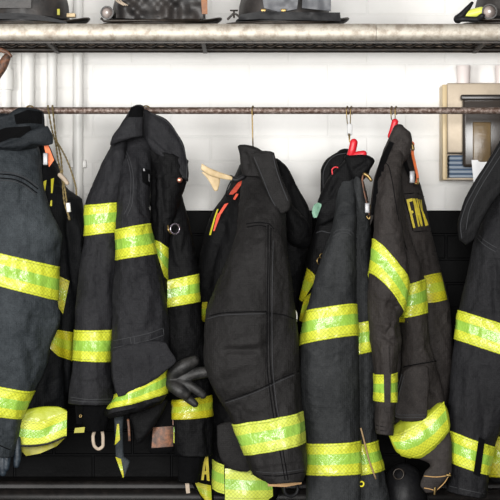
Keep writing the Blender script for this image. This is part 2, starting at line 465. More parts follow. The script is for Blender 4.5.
HEL = leather('helmet_leather', (0.012, 0.011, 0.011), (0.036, 0.030, 0.027), 0.5, 24)
HELG = leather('grey_shield_leather', (0.085, 0.088, 0.097), (0.12, 0.12, 0.13), 0.5, 30)
RUBBER = leather('black_rubber', (0.006, 0.006, 0.007), (0.013, 0.013, 0.014), 0.5)
bsdf(RUBBER).inputs['Specular IOR Level'].default_value = 0.2
GLOVE = leather('glove_leather', (0.007, 0.007, 0.007), (0.028, 0.026, 0.025), 0.55, 50)
GLOVEB = leather('blue_glove_leather', (0.008, 0.014, 0.022), (0.028, 0.040, 0.052), 0.5, 60)

# ------------------------------------------------------------------ setting
def wall_mat(name, c, c2, strength, mort):
    m = mat(name, c, 0.5, 0, 0.3 if c[0] > .3 else 0.04); o = nd(m, 'ShaderNodeTexCoord').outputs['Object']
    mp = nd(m, 'ShaderNodeMapping'); mp.inputs['Rotation'].default_value = (math.radians(90), 0, 0); ln(m, o, mp.inputs['Vector'])
    b = nd(m, 'ShaderNodeTexBrick'); ln(m, mp.outputs[0], b.inputs['Vector'])
    b.inputs['Scale'].default_value = 1; b.inputs['Brick Width'].default_value = 0.21; b.inputs['Row Height'].default_value = 0.0655
    b.inputs['Mortar Size'].default_value = 0.004; b.inputs['Mortar Smooth'].default_value = 0.6
    f = ramp(m, noise(m, o, 7, 5), 0.35, 0.7)
    ln(m, mixc(m, mathn(m, 'MULTIPLY', b.outputs['Fac'], mort), mixc(m, f, c, c2), tuple(x * 0.9 if c[0] > .3 else x * 1.5 for x in c2)), bsdf(m).inputs['Base Color'])
    p = bump(m, mathn(m, 'SUBTRACT', 1.0, b.outputs['Fac']), strength, 0.004)
    bump(m, noise(m, o, 26, 6, 0.65), 0.4, 0.004, p); return m
WALLW = wall_mat('white_brick_paint', (0.81, 0.80, 0.78), (0.75, 0.735, 0.71), 0.3, 0.14)
WALLB = wall_mat('black_brick_paint', (0.0014, 0.0014, 0.0016), (0.0026, 0.0026, 0.0029), 0.8, 0.9)
FLOORM = mat('grey_concrete', (0.16, 0.155, 0.15), 0.6)
o_ = nd(FLOORM, 'ShaderNodeTexCoord').outputs['Object']
ln(FLOORM, mixc(FLOORM, noise(FLOORM, o_, 3, 6), (0.12, 0.115, 0.11), (0.21, 0.205, 0.195)), bsdf(FLOORM).inputs['Base Color'])

YW = 0.36
zb = CZ + (250 - 210.5) * S * (1 + YW / D)
struct(G().box((-3, YW, zb), (3, YW + 0.2, 3.1)).build('wall_back', WALLW, smooth=False))
struct(G().box((-3, YW - 0.004, 0), (3, YW + 0.2, zb)).build('wall_back_lower', WALLB, smooth=False))
struct(G().box((-3, -7, -0.1), (3, YW, 0)).build('floor', FLOORM, smooth=False))
PIPEM = mat('pipe_paint', (0.84, 0.83, 0.80), 0.4); bump(PIPEM, noise(PIPEM, nd(PIPEM, 'ShaderNodeTexCoord').outputs['Object'], 40, 4), 0.3, 0.003)

# vertical white pipes on the wall at the left
for (x0, x1, lab) in ((-2, 12, 'white painted wall pipe at the far left with a coupling'), (21, 35, 'wide white wall pipe second from left, above the slate coat collar'),
                      (47, 57, 'thin white wall pipe behind the hanging olive cords'), (73, 83, 'white wall pipe rightmost of the four, beside the bare brick wall')):
    y = YW - 0.028; k = S * (1 + y / D); r = (x1 - x0) / 2 * k; x = ((x0 + x1) / 2 - 250) * k
    t = thing('wall_pipe', lab, 'pipe', (x, y, zb), 'white pipes up the wall')
    G().tube([(x, y, zb + 0.002), (x, y, 2.0), (x, y, 3.0)], r, 24).build('pipe_run', PIPEM, t, auto=50)
    g = G()
    for zz in (1.62, 2.5): G().box((x - r - 0.008, y + r * 0.3, zz), (x + r + 0.008, YW, zz + 0.02), 0.002).build('pipe_clamp', PIPEM, t)
    if x0 < 0:
        zc = W(0, 91, y)[2]
        G().lathe([(r, -0.028), (r + .004, -0.027), (r + .005, 0.0), (r + .004, 0.027), (r, 0.028)], (x, y, zc + 0.03)).build('coupling', PIPEM, t, auto=40)

# bench along the wall
BT = CZ - (476 - 250) * S * (1 + 0.355 / D)
t = thing('bench', 'long black steel bench with a raised back ledge, under the coats', 'bench', (0, 0.17, 0))
SB = 0.738
G().box((-2, 0.235, SB - .02), (2, YW - 0.006, BT), 0.012).build('bench_ledge', BLKM, t, auto=40)
G().tube([(-2, 0.236, BT - 0.042), (0, 0.236, BT - 0.042), (2, 0.236, BT - 0.042)], 0.024, 20).build('front_rail', BLKM, t)
G().box((-2, -0.06, SB - 0.03), (2, 0.24, SB), 0.008).build('bench_seat', BLKM, t, auto=40)
for xx in (-1.7, -0.55, 0.55, 1.7):
    for yy in (0.0, 0.3): G().box((xx - .025, yy, 0), (xx + .025, yy + .05, SB - 0.025), 0.004).build('leg', BLKM, t)

# shelf
ZR = W(0, 32.3, -0.12)[2]; RR = 8.6 * S * 0.976
t = thing('shelf', 'long worn steel rack shelf carrying the helmets above the coats', 'shelf', (0, 0.02, ZR - 0.06))
def rail_tube(y, z, r, rz, x0, x1):
    g = G(); a = np.linspace(0, 2 * math.pi, 24, endpoint=False); n = 24
    vs = []
    for x in (x0, x1):
        for q in a: vs.append((x, y + r * np.sign(math.cos(q)) * abs(math.cos(q)) ** .8, z + rz * np.sign(math.sin(q)) * abs(math.sin(q)) ** .8))
    g.add(vs, [[k, (k + 1) % n, n + (k + 1) % n, n + k] for k in range(n)] + [list(range(n))[::-1], list(range(n, 2 * n))]); return g
rail_tube(-0.12, ZR, 0.017, RR, -1.5, 0.3065).build('front_rail', RAIL, t, auto=50)
rail_tube(-0.12, ZR, 0.0165, RR * 0.985, 0.3075, 1.5).build('front_rail', RAIL, t, auto=50)
PAN = leather('shelf_pan_paint', (0.045, 0.034, 0.026), (0.022, 0.016, 0.012), 0.6, 14)
G().box((-1.5, -0.115, ZR - RR + 0.020), (1.5, 0.19, ZR + RR - 0.002)).build('shelf_pan', PAN, t, smooth=False)
G().box((-1.5, -0.103, W(0, 43.2, -.1)[2]), (1.5, -0.097, ZR - RR + .022)).build('under_lip', DSTEEL, t, smooth=False)
zr0, zr1 = W(0, 52.8, 0.15)[2], W(0, 47.0, 0.15)[2]
rail_tube(0.15, (zr0 + zr1) / 2, 0.010, (zr1 - zr0) / 2, -1.5, 1.5).build('back_rail', DSTEEL, t, auto=50)
G().box((-1.5, 0.155, W(0, 48.5, .155)[2]), (1.5, 0.16, ZR)).build('back_lip', leather('tan_lip_paint', (0.30, 0.22, 0.16), (0.16, 0.12, 0.09), 0.5, 20), t, smooth=False)
pts = []
for i in range(-58, 59):                       # zigzag brace wire above the lower rail
    pts.append((i * 0.0255, 0.135, W(0, 43.8 if i % 2 else 47.4, .135)[2]))
G().tube(spline(pts, 3), 0.0042, 8).build('zigzag_brace', DSTEEL, t)
for xx in (-1.2, -0.495, -0.115, 0.5775, 1.2):
    G().box((xx - 0.005, -0.10, W(0, 43, -.1)[2] - .001), (xx + 0.005, 0.15, W(0, 43, -.1)[2] + .006)).build('cross_bar', PAN, t, smooth=False)
# brackets carrying the shelf from the wall
for xx in (-1.35, 1.35):
    g = G(); g.box((xx - .012, 0.15, zr0 - 0.004), (xx + .012, YW, zr0 + 0.02)); g.tube([(xx, YW, zr0 - .25), (xx, 0.0, ZR - RR - .004)], 0.010, 10)
    g.build('wall_bracket', DSTEEL, t, auto=40)
ZS = ZR + RR                                   # what stands on the shelf stands here
# coat rail
YR = 0.045
ZC = W(0, 110.6, YR)[2]; rr = 3.5 * S
g = G().tube([(x, YR, ZC) for x in np.linspace(-1.5, 1.5, 40)], rr, 20)
t = thing('coat_rail', 'rusty steel pipe rail the coats hang from', 'rail', (0, YR, ZC))
g.build('rail_pipe', RUST, t, auto=50)
for xx in (-1.3, 1.3):
    G().box((xx - .01, YR - .004, ZC + rr), (xx + .01, YR + .004, ZR - RR + 0.0195)).build('hanger_strap', DSTEEL, t, smooth=False)

# ------------------------------------------------------------------ paper towel dispenser
BX0, BX1, DZ1, DZ0 = 447, 530, 83, 180
yb = YW - 0.09
def bp(x, y, Y): return W(x, y, Y)
t = thing('towel_dispenser', 'steel paper towel dispenser with black front on the white wall at right', 'dispenser', W(480, 130, YW))
DST = metal('brushed_steel', (0.44, 0.365, 0.275), 0.45, (0.33, 0.27, 0.20), 12, 0.5, 0.25)
a, b = W(BX0, DZ0, yb), W(BX1, DZ1, yb)
STP = metal('cream_enamel', (0.55, 0.43, 0.25), 0.4, metallic=0.1)
g = G(); ym = YW - 0.001
g.box((a[0], yb, W(0, 153, yb)[2]), (b[0], ym, b[2]), 0.004)                     # body above the slot
g.box((a[0], yb, a[2]), (b[0], ym, a[2] + .006), 0.002)
g.box((a[0], YW - .03, a[2] + .004), (b[0], ym, W(0, 153, yb)[2] + .004))
g.build('housing', DST, t, auto=40)
sx = W(442.5, 0, yb)[0]
g = G(); g.box((sx, yb + 0.004, a[2]), (a[0] + .001, ym, b[2] - 0.004), 0.002); g.build('side_panel', STP, t, auto=40)
g = G()
pw = W(440.5, 0, YW)[0]; q = [W(440.3, 182, YW), W(440.3, 84, YW), W(456, 65.5, YW), W(500, 65.5, YW), W(530, 65.5, YW), W(530, 182, YW)]
g.add([tuple(p + np.array([0, -0.012, 0])) for p in q] + [tuple(p + np.array([0, -0.0005, 0])) for p in q], [[0, 1, 2, 3, 4, 5]] + [[6, 7, 8, 9, 10, 11][::-1]] + [[i, (i + 1) % 6, 6 + (i + 1) % 6, 6 + i] for i in range(6)])
g.build('back_plate', WHITE, t, smooth=False)
g = G(); yf = yb - 0.035
bl = W(463, 167, yf); bu = W(530, 96, yf)
g.box((bl[0], yf, bl[2]), (bu[0], yb + 0.002, bu[2]), 0.008); g.build('black_cover', mat('smoked_plastic', (0.035, 0.027, 0.022), 0.22), t, auto=40)
g = G(); c0, c1 = W(473, 162, yf - .006), W(491, 122, yf - .006); g.box((c0[0], yf - .006, c0[2]), (c1[0], yf + .01, c1[2]), 0.003)
g.build('window_panel', leather('amber_panel', (0.16, 0.105, 0.045), (0.09, 0.06, 0.03), 0.3, 20), t, auto=40)
c0, c1 = W(461, 100, yf - .012), W(530, 94.5, yf - .012)
G().box((c0[0], yf - .012, c0[2]), (c1[0], yf + .02, c1[2]), 0.004).build('lid', mat('dark_plastic', (0.02, 0.016, 0.014), 0.3), t, auto=40)
g = G()
for i in range(5):                             # folded towels in the slot
    z0 = a[2] + 0.0065 + i * 0.0118
    g.box((a[0] + .006, yb + .004, z0), (b[0] - .01, YW - .032, z0 + 0.0075), 0.003)
BLUEP = mat('pale_blue_paper', (0.34, 0.40, 0.48), 0.7)
sl = g.build('towel_stack', BLUEP, t, auto=40)
g = G()  # dark strips between the towels, gap shade put into the paper colour
for i in range(5):
    z0 = a[2] + 0.014 + i * 0.0118
    g.box((a[0] + .007, yb + .005, z0), (b[0] - .01, YW - .034, z0 + 0.0042))
g.build('towel_gap_shade', mat('blue_paper_shade', (0.04, 0.085, 0.16), 0.6), t, smooth=False)
patch('paper_sheet', [(((471.5, 160), (488, 160)), ((474, 187), (486, 187)))], PAPER, t, Y=yf - .006, off=0.0, thick=.002, wob=.004)
g0 = W(463.5, 82.6, yb + 0.03)
for (x, lab) in ((463.5, 'white paper cup standing on top of the towel dispenser, nearer its left edge'), (502, 'white paper cup on the towel dispenser, cut off by the right edge')):
    c = W(x, 83, yb + .03); c[2] = b[2] + 0.0005
    h = 18.0 * S * 1.06; r = 7.2 * S * 1.06
    o = G().lathe([(r * .86, 0), (r * .98, h), (r * 1.0, h), (r * .93, h - .002), (r * .8, .004), (0.002, .004)], c).build('paper_cup', mat('pinkish_white_paper', (0.74, 0.665, 0.64), 0.6), None, auto=40)
    tag(o, lab, 'cup', 'paper cups on the dispenser')

# brown leather glove finger hanging beside the left end of the shelf
g = G(); yy = -0.05
P = spline([W(-16, 92, yy), W(-6, 76, yy), W(2, 66, yy), W(6.5, 58, yy)], 6)
g.tube(P, np.linspace(0.020, 0.0105, len(P)), 14, rounded=True)
g.tube(spline([W(1, 50, yy), W(7, 52.5, yy), W(10.5, 56, yy)], 5), np.linspace(0.006, 0.0045, 11), 10, rounded=True)
g.tube(spline([W(-18, 95, yy), W(-26, 84, yy), W(-24, 70, yy), W(-16, 56, yy)], 5), np.linspace(.02, .01, 16), 12, rounded=True)
tag(g.build('leather_strap', BROWN), 'brown leather strap end hanging under the shelf at the left edge', 'strap')

# ------------------------------------------------------------------ helmets
def helmet(lab, xc, half, shell_half, kind, yc=0.0, tilt=0.0):
    c = W(xc, 24, yc); zb_ = ZS + 0.001
    t = thing('fire_helmet', lab, 'helmet', (c[0], yc, zb_), 'fire helmets on the shelf')
    a_, b_ = half * S, 0.108
    n, V, F = 72, [], []
    prof = [(0.60, .012), (0.72, .010), (0.86, .006), (0.97, .004), (1.0, .006), (0.985, .0095), (0.86, .0115), (0.72, .015), (0.60, .018)]
    for (r, z) in prof:
        for k in range(n):
            q = 2 * math.pi * k / n; cx, sy = math.cos(q), math.sin(q)
            ext = 1 + 0.10 * max(0, cx) ** 3                     # the longer duckbill behind
            up = 0.020 * max(0, cx) ** 4 * max(0, (r - .6) / .4) + 0.004 * max(0, -cx) ** 3 * max(0, (r - .6) / .4)
            V.append((c[0] + a_ * r * cx * ext / 1.05, yc + b_ * r * sy, zb_ + z - 0.004 + up))
    m = len(prof)
    F = [[i * n + k, i * n + (k + 1) % n, (i + 1) * n + (k + 1) % n, (i + 1) * n + k] for i in range(m - 1) for k in range(n)]
    F += [[k, (m - 1) * n + k, (m - 1) * n + (k + 1) % n, (k + 1) % n] for k in range(n)]
    mesh('brim', V, F, LEATHER, t)
    V = []; sh = shell_half * S
    levels = [(1.0, .010), (1.0, .03), (.985, .055), (.93, .08), (.82, .105), (.66, .125), (.45, .14), (.22, .149), (.05, .151)]
    for (r, z) in levels:
        for k in range(n):
            q = 2 * math.pi * k / n
            rib = 1 + 0.035 * max(0, math.cos(4 * q)) ** 12
            V.append((c[0] + sh * r * math.cos(q) * rib, yc + 0.088 * r * math.sin(q) * rib, zb_ + z + 0.05 * tilt * math.cos(q) * (1 if z > .01 else 0)))
    m = len(levels)
    F = [[i * n + k, i * n + (k + 1) % n, (i + 1) * n + (k + 1) % n, (i + 1) * n + k] for i in range(m - 1) for k in range(n)] + [[(m - 1) * n + k for k in range(n)]]
    mesh('shell', V, F, HEL, t)
    g = G()
    P = [(c[0] + sh * 1.03 * math.cos(q), yc + 0.0915 * math.sin(q), zb_ + .018) for q in np.linspace(0, 2 * math.pi, 60)]
    g.tube(P, 0.005, 8, cap=False, flat=1.6); g.build('band_strap', RUBBER, t)
    P = [(c[0] + a_ * .985 * math.cos(q) * (1 + .1 * max(0, math.cos(q)) ** 3) / 1.05, yc + b_ * .985 * math.sin(q), zb_ + .0045 + .020 * max(0, math.cos(q)) ** 4 + 0.004 * max(0, -math.cos(q)) ** 3) for q in np.linspace(0, 2 * math.pi, 90)]
    G().tube(P, 0.0034, 8, cap=False).build('brim_edge', DSTEEL, t)
    return t, c, sh, zb_

def flashlight(t, x, y, Yf, r, body_mat, ln_=0.06, ang=0.0):
    c = W(x, y, Yf)
    fl = G().lathe([(r * .6, .05 + ln_), (r * .62, .03), (r * .8, .02), (r * .95, .008), (r, 0), (r * .82, 0), (r * .80, .004)], c, 'Y', 24).build('flashlight', mat('flashlight_black', (0.03, 0.027, 0.025), 0.3), t, auto=40)
    G().lathe([(r * .79, .0035), (r * .5, .006), (0.0005, .007)], c, 'Y', 24).build('reflector', mat('lens_glass', (0.62, 0.52, 0.48), 0.2), fl)
    G().lathe([(r * .22, .003), (r * .2, -.001), (0.0005, -.002)], c, 'Y', 16).build('bulb', WHITE, fl)
    return fl

t, c, sh, z0 = helmet('black leather fire helmet with upturned brim, leftmost on the shelf', 27, 60, 41, 0)
patch('brim_strap', [(((-30, 13.5), (20, 13), (45, 16), (66, 21.5)), ((-30, 19), (20, 19), (45, 21), (68, 23.5)))], RUBBER, t, Y=-0.098, off=0, thick=.006)
patch('front_shield', [(((-20, -30), (32, -30)), ((-20, 8), (31, 8)))], HEL, t, Y=-0.095, off=0, thick=.006)
G().box(W(57, 15, -.098), W(60, 9, -.094), .001).build('buckle', OLIVE, t)
G().box(W(66.5, 17, -.05), W(76, 14, -.03), .002).build('tan_lining', BEIGE, t)

t, c, sh, z0 = helmet('black fire helmet with a small lamp on its left side, second on the shelf', 159, 60, 45, 1)
flashlight(t, 107, 12.5, -0.07, 6.6 * S, None)
g = G(); g.tube([W(101, 18, -.105), W(104, 21, -.105), W(130, 20.5, -.112), W(200, 20.3, -.112)], .0032, 8); g.build('wire_rim', DSTEEL, t)
patch('leather_flap', [(((116, -25), (150, -25), (204, -25)), ((116, 18), (155, 19.5), (203, 19)))], HEL, t, Y=-0.098, off=0, thick=.008, wob=.012)
patch('trim_strip', [(((200, -20), (207, -20)), ((202, 14), (207.5, 14)))], leather('orange_leather', (0.30, 0.11, 0.03), (0.16, 0.06, 0.02), 0.5), t, Y=-0.104, off=0, thick=.004)
g = G()
for i in range(3): g.tube(spline([W(112 + i * 3, -4, -.112), W(118 + i * 2, 2, -.114), W(124 + i * 2, 5.5, -.112)], 5), .0016, 6)
g.build('twine', TAN, t)

t, c, sh, z0 = helmet('black fire helmet with a grey front shield, third on the shelf', 284, 62, 44, 2)
patch('front_shield', [(((258, -30), (302, -30)), ((264, 8), (280, 12), (297, 9)))], HELG, t, Y=-0.100, off=0, thick=.006, wob=.006)
patch('ear_flap', [(((240, 14.5), (262, 11), (290, 12), (340, 12.5)), ((238, 20), (262, 19), (300, 20), (341, 21)))], RUBBER, t, Y=-0.108, off=0, thick=.006, wob=.004)
patch('side_panel', [(((303, -20), (331, -20)), ((302, 8), (331, 11)))], HELG, t, Y=-0.094, off=0, thick=.006, wob=.005)
g = G(); g.tube([W(228, 19, -.10), W(234, 13, -.10), W(240, 17, -.10)], .003, 8, rounded=True); g.tube([W(230, 10.5, -.10), W(238, 10.5, -.10)], .002, 8); g.tube([W(234, 10, -.10), W(234, 18, -.10)], .0022, 8)
g.build('wing_nut', DSTEEL, t)
g = G(); [g.box(W(x, 11.5, -.106), W(x + 5, 9, -.102), .001) for x in (261, 281)]; g.build('rivet_plate', BRASS, t)

t, c, sh, z0 = helmet('black fire helmet with a yellow flashlight strapped on, at the right edge of the shelf', 522, 64, 46, 3)
fl = flashlight(t, 489.5, 11.5, -0.128, 7.6 * S, None, .05)
g = G(); p0, p1 = W(467, 15, -.10), W(481, 11.5, -.112); g.tube([p0, (p0 + p1) / 2, p1], 0.0115, 18, rounded=True); g.build('lamp_body', mat('lime_plastic', (0.62, 0.66, 0.10), 0.35), t)
g = G(); g.tube(spline([W(458, 19, -.105), W(462, 15, -.108), W(468, 8, -.108), W(472, 3, -.105)], 6), np.linspace(.011, .004, 19), 12, rounded=True)
g.tube(spline([W(457, 19.5, -.11), W(464, 19, -.118), W(476, 19.5, -.118), W(482, 16, -.128)], 6), .007, 12, rounded=True); g.build('strap', RUBBER, t)
G().tube([W(474, 19, -.115), W(500, 19.5, -.118), W(520, 19, -.115)], .0032, 8).build('wire_rim', DSTEEL, t)

# ------------------------------------------------------------------ hooks and hangers
def hook(lab, x, ybot, kind='wire_hook', wire=BRASS, r=0.0016, turn=1.2, wrap=None, deep=0.0, dbl=0):
    """a wire hook over the rail, its long shank running down to (x, ybot)"""
    c = W(x, 110.6, YR); R = rr + r * 1.5
    t = thing(kind, lab, 'hook', (c[0], YR, ZC + R))
    g = G()
    for dx in ([0] if not dbl else [-dbl * S, dbl * S]):
        P = []
        for a in np.linspace(-0.35 * math.pi, math.pi, 18):
            h = R * math.cos(a); P.append((c[0] + dx + h * math.cos(turn), YR + h * math.sin(turn) * 1.0, ZC + R * math.sin(a)))
        P = P[::-1][::-1]
        e = W(x, ybot, YR - R - deep)
        P += [(c[0] + dx * .9 - R * math.cos(turn) * .8, YR - R * math.sin(turn) * 1.02, ZC - .02), (e[0], YR - R - deep, e[2])]
        g.tube(spline(P, 3), r, 8)
    g.build('wire', wire, t)
    return t

t = hook('small steel ring hook on the rail over the slate coat collar', 30, 113, turn=0.3, r=.002)
t = hook('small brass ring hook on the rail over the second coat collar', 146, 114, turn=0.3, r=.002)
t = hook('thin bent wire hook on bare rail over the black coat', 253, 147, turn=1.35, r=.0017)
def red_hanger(lab, x, ybot, body, dbl, wrap=None):
    t = hook(lab, x, ybot, kind='coat_hanger', dbl=dbl, r=.0013, turn=1.25, deep=.045); t['category'] = 'hanger'
    g = G()
    for pl, r in body: g.tube(spline([W(*p) for p in pl], 5), r, 12, rounded=True, flat=.8)
    o = g.build('hanger_body', RED, t)
    return t
t = red_hanger('red plastic coat hanger with white tape on its hook, inside the navy coat collar', 349.5, 142,
               [([(353.8, 142.5, YR - .06), (352.5, 149, YR - .06), (349, 161, YR - .05)], .0098), ([(350, 158, YR - .056), (356, 155, YR - .058), (363.5, 153.8, YR - .058)], .0085)], 2)
G().box(W(347.4, 135, .006), W(352, 124, .022), .002).build('tape', mat('grey_tape', (.5, .5, .5), .6), t)
t = red_hanger('red plastic hanger on a doubled hook, inside the brownish coat collar', 394, 122,
               [([(395, 122, YR - .05), (393.5, 128, YR - .05), (391, 136, YR - .05)], .0085), ], 2.2)

# ------------------------------------------------------------------ COAT 1, slate grey, left edge
t = thing('turnout_coat', 'faded slate-grey firefighter coat hanging at the left edge', 'coat', W(20, 450, 0.06), 'firefighter coats on the rail')
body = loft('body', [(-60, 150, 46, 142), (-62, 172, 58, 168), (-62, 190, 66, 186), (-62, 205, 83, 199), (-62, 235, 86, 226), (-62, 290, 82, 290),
    (-60, 331, 77, 330), (-60, 362, 75, 361), (-58, 395, 72, 390), (-56, 413, 68, 411), (-54, 446, 66, 438), (-54, 449, 66, 440)], F_Ad, t, Y=.10, t=.085, fold=.009,
    creases=[(66, 205, 74, 300, 3, .012), (76, 215, 79, 280, 2.5, -.01), (62, 300, 70, 420, 3, .008)])
sl = loft('sleeve', [(-22, 132, 34, 132, .03, .03), (-34, 150, 40, 150, .0, .05), (-42, 175, 43, 180), (-46, 205, 50, 207), (-49, 228, 63, 240), (-50, 240, 60, 267), (-50, 272, 58, 301), (-48, 300, 61, 319),
    (-48, 332, 51, 345), (-46, 360, 44, 372), (-44, 378, 34, 392), (-42, 411, 22, 420), (-40, 436, 18, 440), (-40, 448, 14, 459)], F_A, t, Y=-.02, t=.07, fold=.006, wr=.003,
    creases=[(62, 245, 40, 262, 5, .006), (60, 322, 25, 318, 5, .008), (20, 330, 40, 370, 6, .006), (0, 340, 30, 325, 5, -.004), (5, 185, 20, 235, 6, .004), (12, 447, 2, 440, 2, .004), (16, 440, -10, 436, 2, .004)])
band(sl, 5, 6, LIME); band(sl, 10, 11, LIME)
seam('seam', [[(0, 174), (12, 175), (24, 179), (38, 189)], [(0, 178), (12, 179), (23, 183), (37, 193)], [(-1, 445), (8, 449), (16, 451)]], STITCH, sl, r=.0014)
seam('seam', [[(0, 172), (12, 173), (24, 177), (39, 187)], [(0, 180), (12, 181), (23, 185), (36, 195)]], STITCH_L, sl, r=.0012)
patch('chest_band', [(((48, 271), (59, 276), (69.5, 281)), ((45, 300), (58, 307), (63, 314)))], LIME_D, t, sf=body, off=.006)
patch('waist_band', [(((50, 329), (62, 330.5), (77, 333)), ((46, 345), (58, 356), (74, 361.5)))], LIME_D, t, sf=body, off=.006)
hem = loft('hem_band', [(14, 417, 67, 411, None, .009, 5), (12, 430, 66.5, 424, None, .010, 4), (11, 442, 66, 436, None, .008, 4)], LIME, t, Y=.0, t=.012, fold=.004, creases=[(46, 437, 58, 420, 3, .006), (40, 420, 48, 428, 3, -.004)])
u = patch('hem_band_tape', [(((14, 418), (28, 421), (40, 422.5), (50, 418), (67, 411.5)), ((10, 444), (28, 446.5), (40, 446), (54, 441.5), (66.5, 436)))], LIME, hem.o, sf=hem, off=.003)
g = G().tube(spline([W(12, 444.5, -.016), W(28, 446, -.02), W(44, 444.5, -.02), (W(66, 436.5, -.016))], 6), .0026, 8); g.build('hem_piping', RUBBER, t)
patch('hem_lining', [(((16, 445), (40, 446), (65, 438)), ((26, 456), (40, 453.5), (57, 446)))], OLIVE, t, Y=.035, off=0, thick=.004, wob=.004)
# collar
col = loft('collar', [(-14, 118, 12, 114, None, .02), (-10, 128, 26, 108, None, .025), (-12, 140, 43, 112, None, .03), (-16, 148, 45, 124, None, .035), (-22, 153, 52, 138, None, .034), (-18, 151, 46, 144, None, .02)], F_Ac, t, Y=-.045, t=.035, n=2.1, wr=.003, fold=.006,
    creases=[(2, 122, 40, 117, 3, .006), (-4, 146, 46, 126, 2.5, .008), (10, 112, 40, 122, 3, .004)], open_end=False)
patch('collar_patch', [(((-10, 133), (6, 127.5), (30, 126)), ((-8, 146), (10, 138), (34, 137)))], BLACK, t, sf=col, off=.003)
patch('collar_loop', [(((14, 115), (28, 109.5), (42, 112)), ((16, 124), (30, 123), (42, 124)))], BLACK, t, sf=col, off=.004)
flap = loft('collar_flap', [(20, 138, 48, 126, None, .012), (24, 143, 53, 137, None, .013), (40, 145, 53, 142, None, .008)], F_Ac, t, Y=-.075, t=.012, n=2, fold=.002, open_end=False)
patch('lettering', [(((39, 184), (41.5, 183)), ((42.5, 197), (44, 196))), (((43.6, 181.5), (46.5, 180)), ((42, 198), (44, 198.5))), (((51, 179), (54, 178)), ((51, 193), (52.5, 193))), (((50.5, 201), (52, 200)), ((49.8, 206), (52, 206)))], YEL, t, sf=body, off=.004)
patch('name_strip', [(((43.6, 144.5), (48, 144.5)), ((49, 167), (54, 160)))], ORANGE, t, Y=-.03, off=0, thick=.004)
G().box(W(43, 165, -.042), W(48, 153, -.034), .002).build('metal_clip', STEEL, t)
patch('clip_strap', [(((42, 148), (48, 146)), ((42, 155), (48.5, 154)))], BLACK, t, Y=-.012, off=0, thick=.005)

# cords over the rail
t = thing('cord', 'olive cord loop with a tan knot, hung over the rail beside the slate coat', 'cord', W(52, 107, YR))
yq = YR - .014
g = G()
for pts in ([(48, 113, YR + .014), (48, 105.6, YR), (48.5, 111, yq - .001), (52, 130, yq), (56, 145, yq), (58, 160, yq), (62, 177, yq), (64, 200, yq - .02), (70, 220, yq - .02)],
            [(52, 113, YR + .014), (52.5, 105.6, YR), (53, 112, yq - .001), (55.5, 135, yq), (57, 142, yq), (61, 158, yq), (62.5, 176, yq)],
            [(57, 142, yq), (63, 152, yq), (69, 165, yq), (74, 180, yq), (76, 188, yq), (76.5, 195, yq)],
            [(63, 178, yq), (65, 190, yq - .02), (67, 205, yq - .02), (69, 220, yq - .02)]):
    P = spline([W(*p) for p in pts], 12)
    ang = np.arange(len(P)) * 1.1
    for ph in (0, math.pi):
        g.tube(P + np.stack([np.cos(ang + ph), np.sin(ang + ph), 0 * ang], 1) * .0011, .0015, 6)
g.build('rope', CORDM, t)
G().tube(spline([W(60, 175, yq - .006), W(64, 179, yq - .006), (W(67, 183, yq - .006))], 4), .006, 10, rounded=True).build('knot', TAN, t)
G().tube([W(68, 203, yq - .026), W(69, 212, yq - .026)], .0055, 12).build('cord_toggle', WHITE, t)

# gloves
def glove(lab, fingers, palm, m, voxel=.0024):
    g = G()
    for pl, r in fingers:
        P = spline([W(*p) for p in pl], 6); n = len(P)
        rr_ = np.interp(np.linspace(0, 1, n), np.linspace(0, 1, len(r)), r)
        g.tube(P, rr_, 14, rounded=True)
    for pl, r, fl in palm:
        P = spline([W(*p) for p in pl], 6); g.tube(P, np.interp(np.linspace(0, 1, len(P)), np.linspace(0, 1, len(r)), r), 18, rounded=True, flat=fl)
    o = g.build('glove', m)
    md = o.modifiers.new('remesh', 'REMESH'); md.mode = 'VOXEL'; md.voxel_size = voxel; md.use_smooth_shade = True
    sm = o.modifiers.new('smooth', 'SMOOTH'); sm.factor = .5; sm.iterations = 3
    return tag(o, lab, 'glove')
yg = -.02
glove('dark blue leather glove below the slate coat cuff at the left edge',
      [([(17, 440, yg), (17.5, 455, yg), (16.5, 465, yg)], [.011, .0105, .008]), ([(8, 440, yg - .012), (7, 456, yg - .014), (6, 468, yg - .014)], [.012, .011, .009]),
       ([(-2, 440, yg - .012), (0, 460, yg - .012), (3, 473, yg - .01)], [.012, .011, .009]), ([(-10, 442, yg), (-10, 460, yg), (-6, 472, yg)], [.012, .011, .009])],
      [([(2, 425, yg), (3, 447, yg)], [.026, .027], .5)], GLOVEB)
yg = -.062
glove('black leather glove with curled fingers tucked behind the second coat',
      [([(171, 380, yg), (174, 373, yg - .010), (184, 366, yg - .018), (194, 361, yg - .012)], [.014, .0165, .0175, .014]),
       ([(173, 385, yg), (184, 378, yg - .006), (198, 373, yg), (207, 372, yg)], [.013, .0145, .0155, .014]),
       ([(170, 384, yg - .008), (174, 387, yg - .018), (180, 391, yg - .024), (185, 394, yg - .022)], [.013, .0155, .0165, .014]),
       ([(176, 382, yg - .01), (188, 385, yg - .015), (198, 391, yg - .014), (203, 395, yg - .012)], [.011, .0115, .0115, .010]),
       ([(180, 392, yg), (189, 399, yg), (195, 404, yg)], [.012, .011, .009])],
      [([(173, 386, yg + .014), (178, 386, yg + .014), (184, 386, yg + .012)], [.018, .022, .018], .5)], GLOVE)

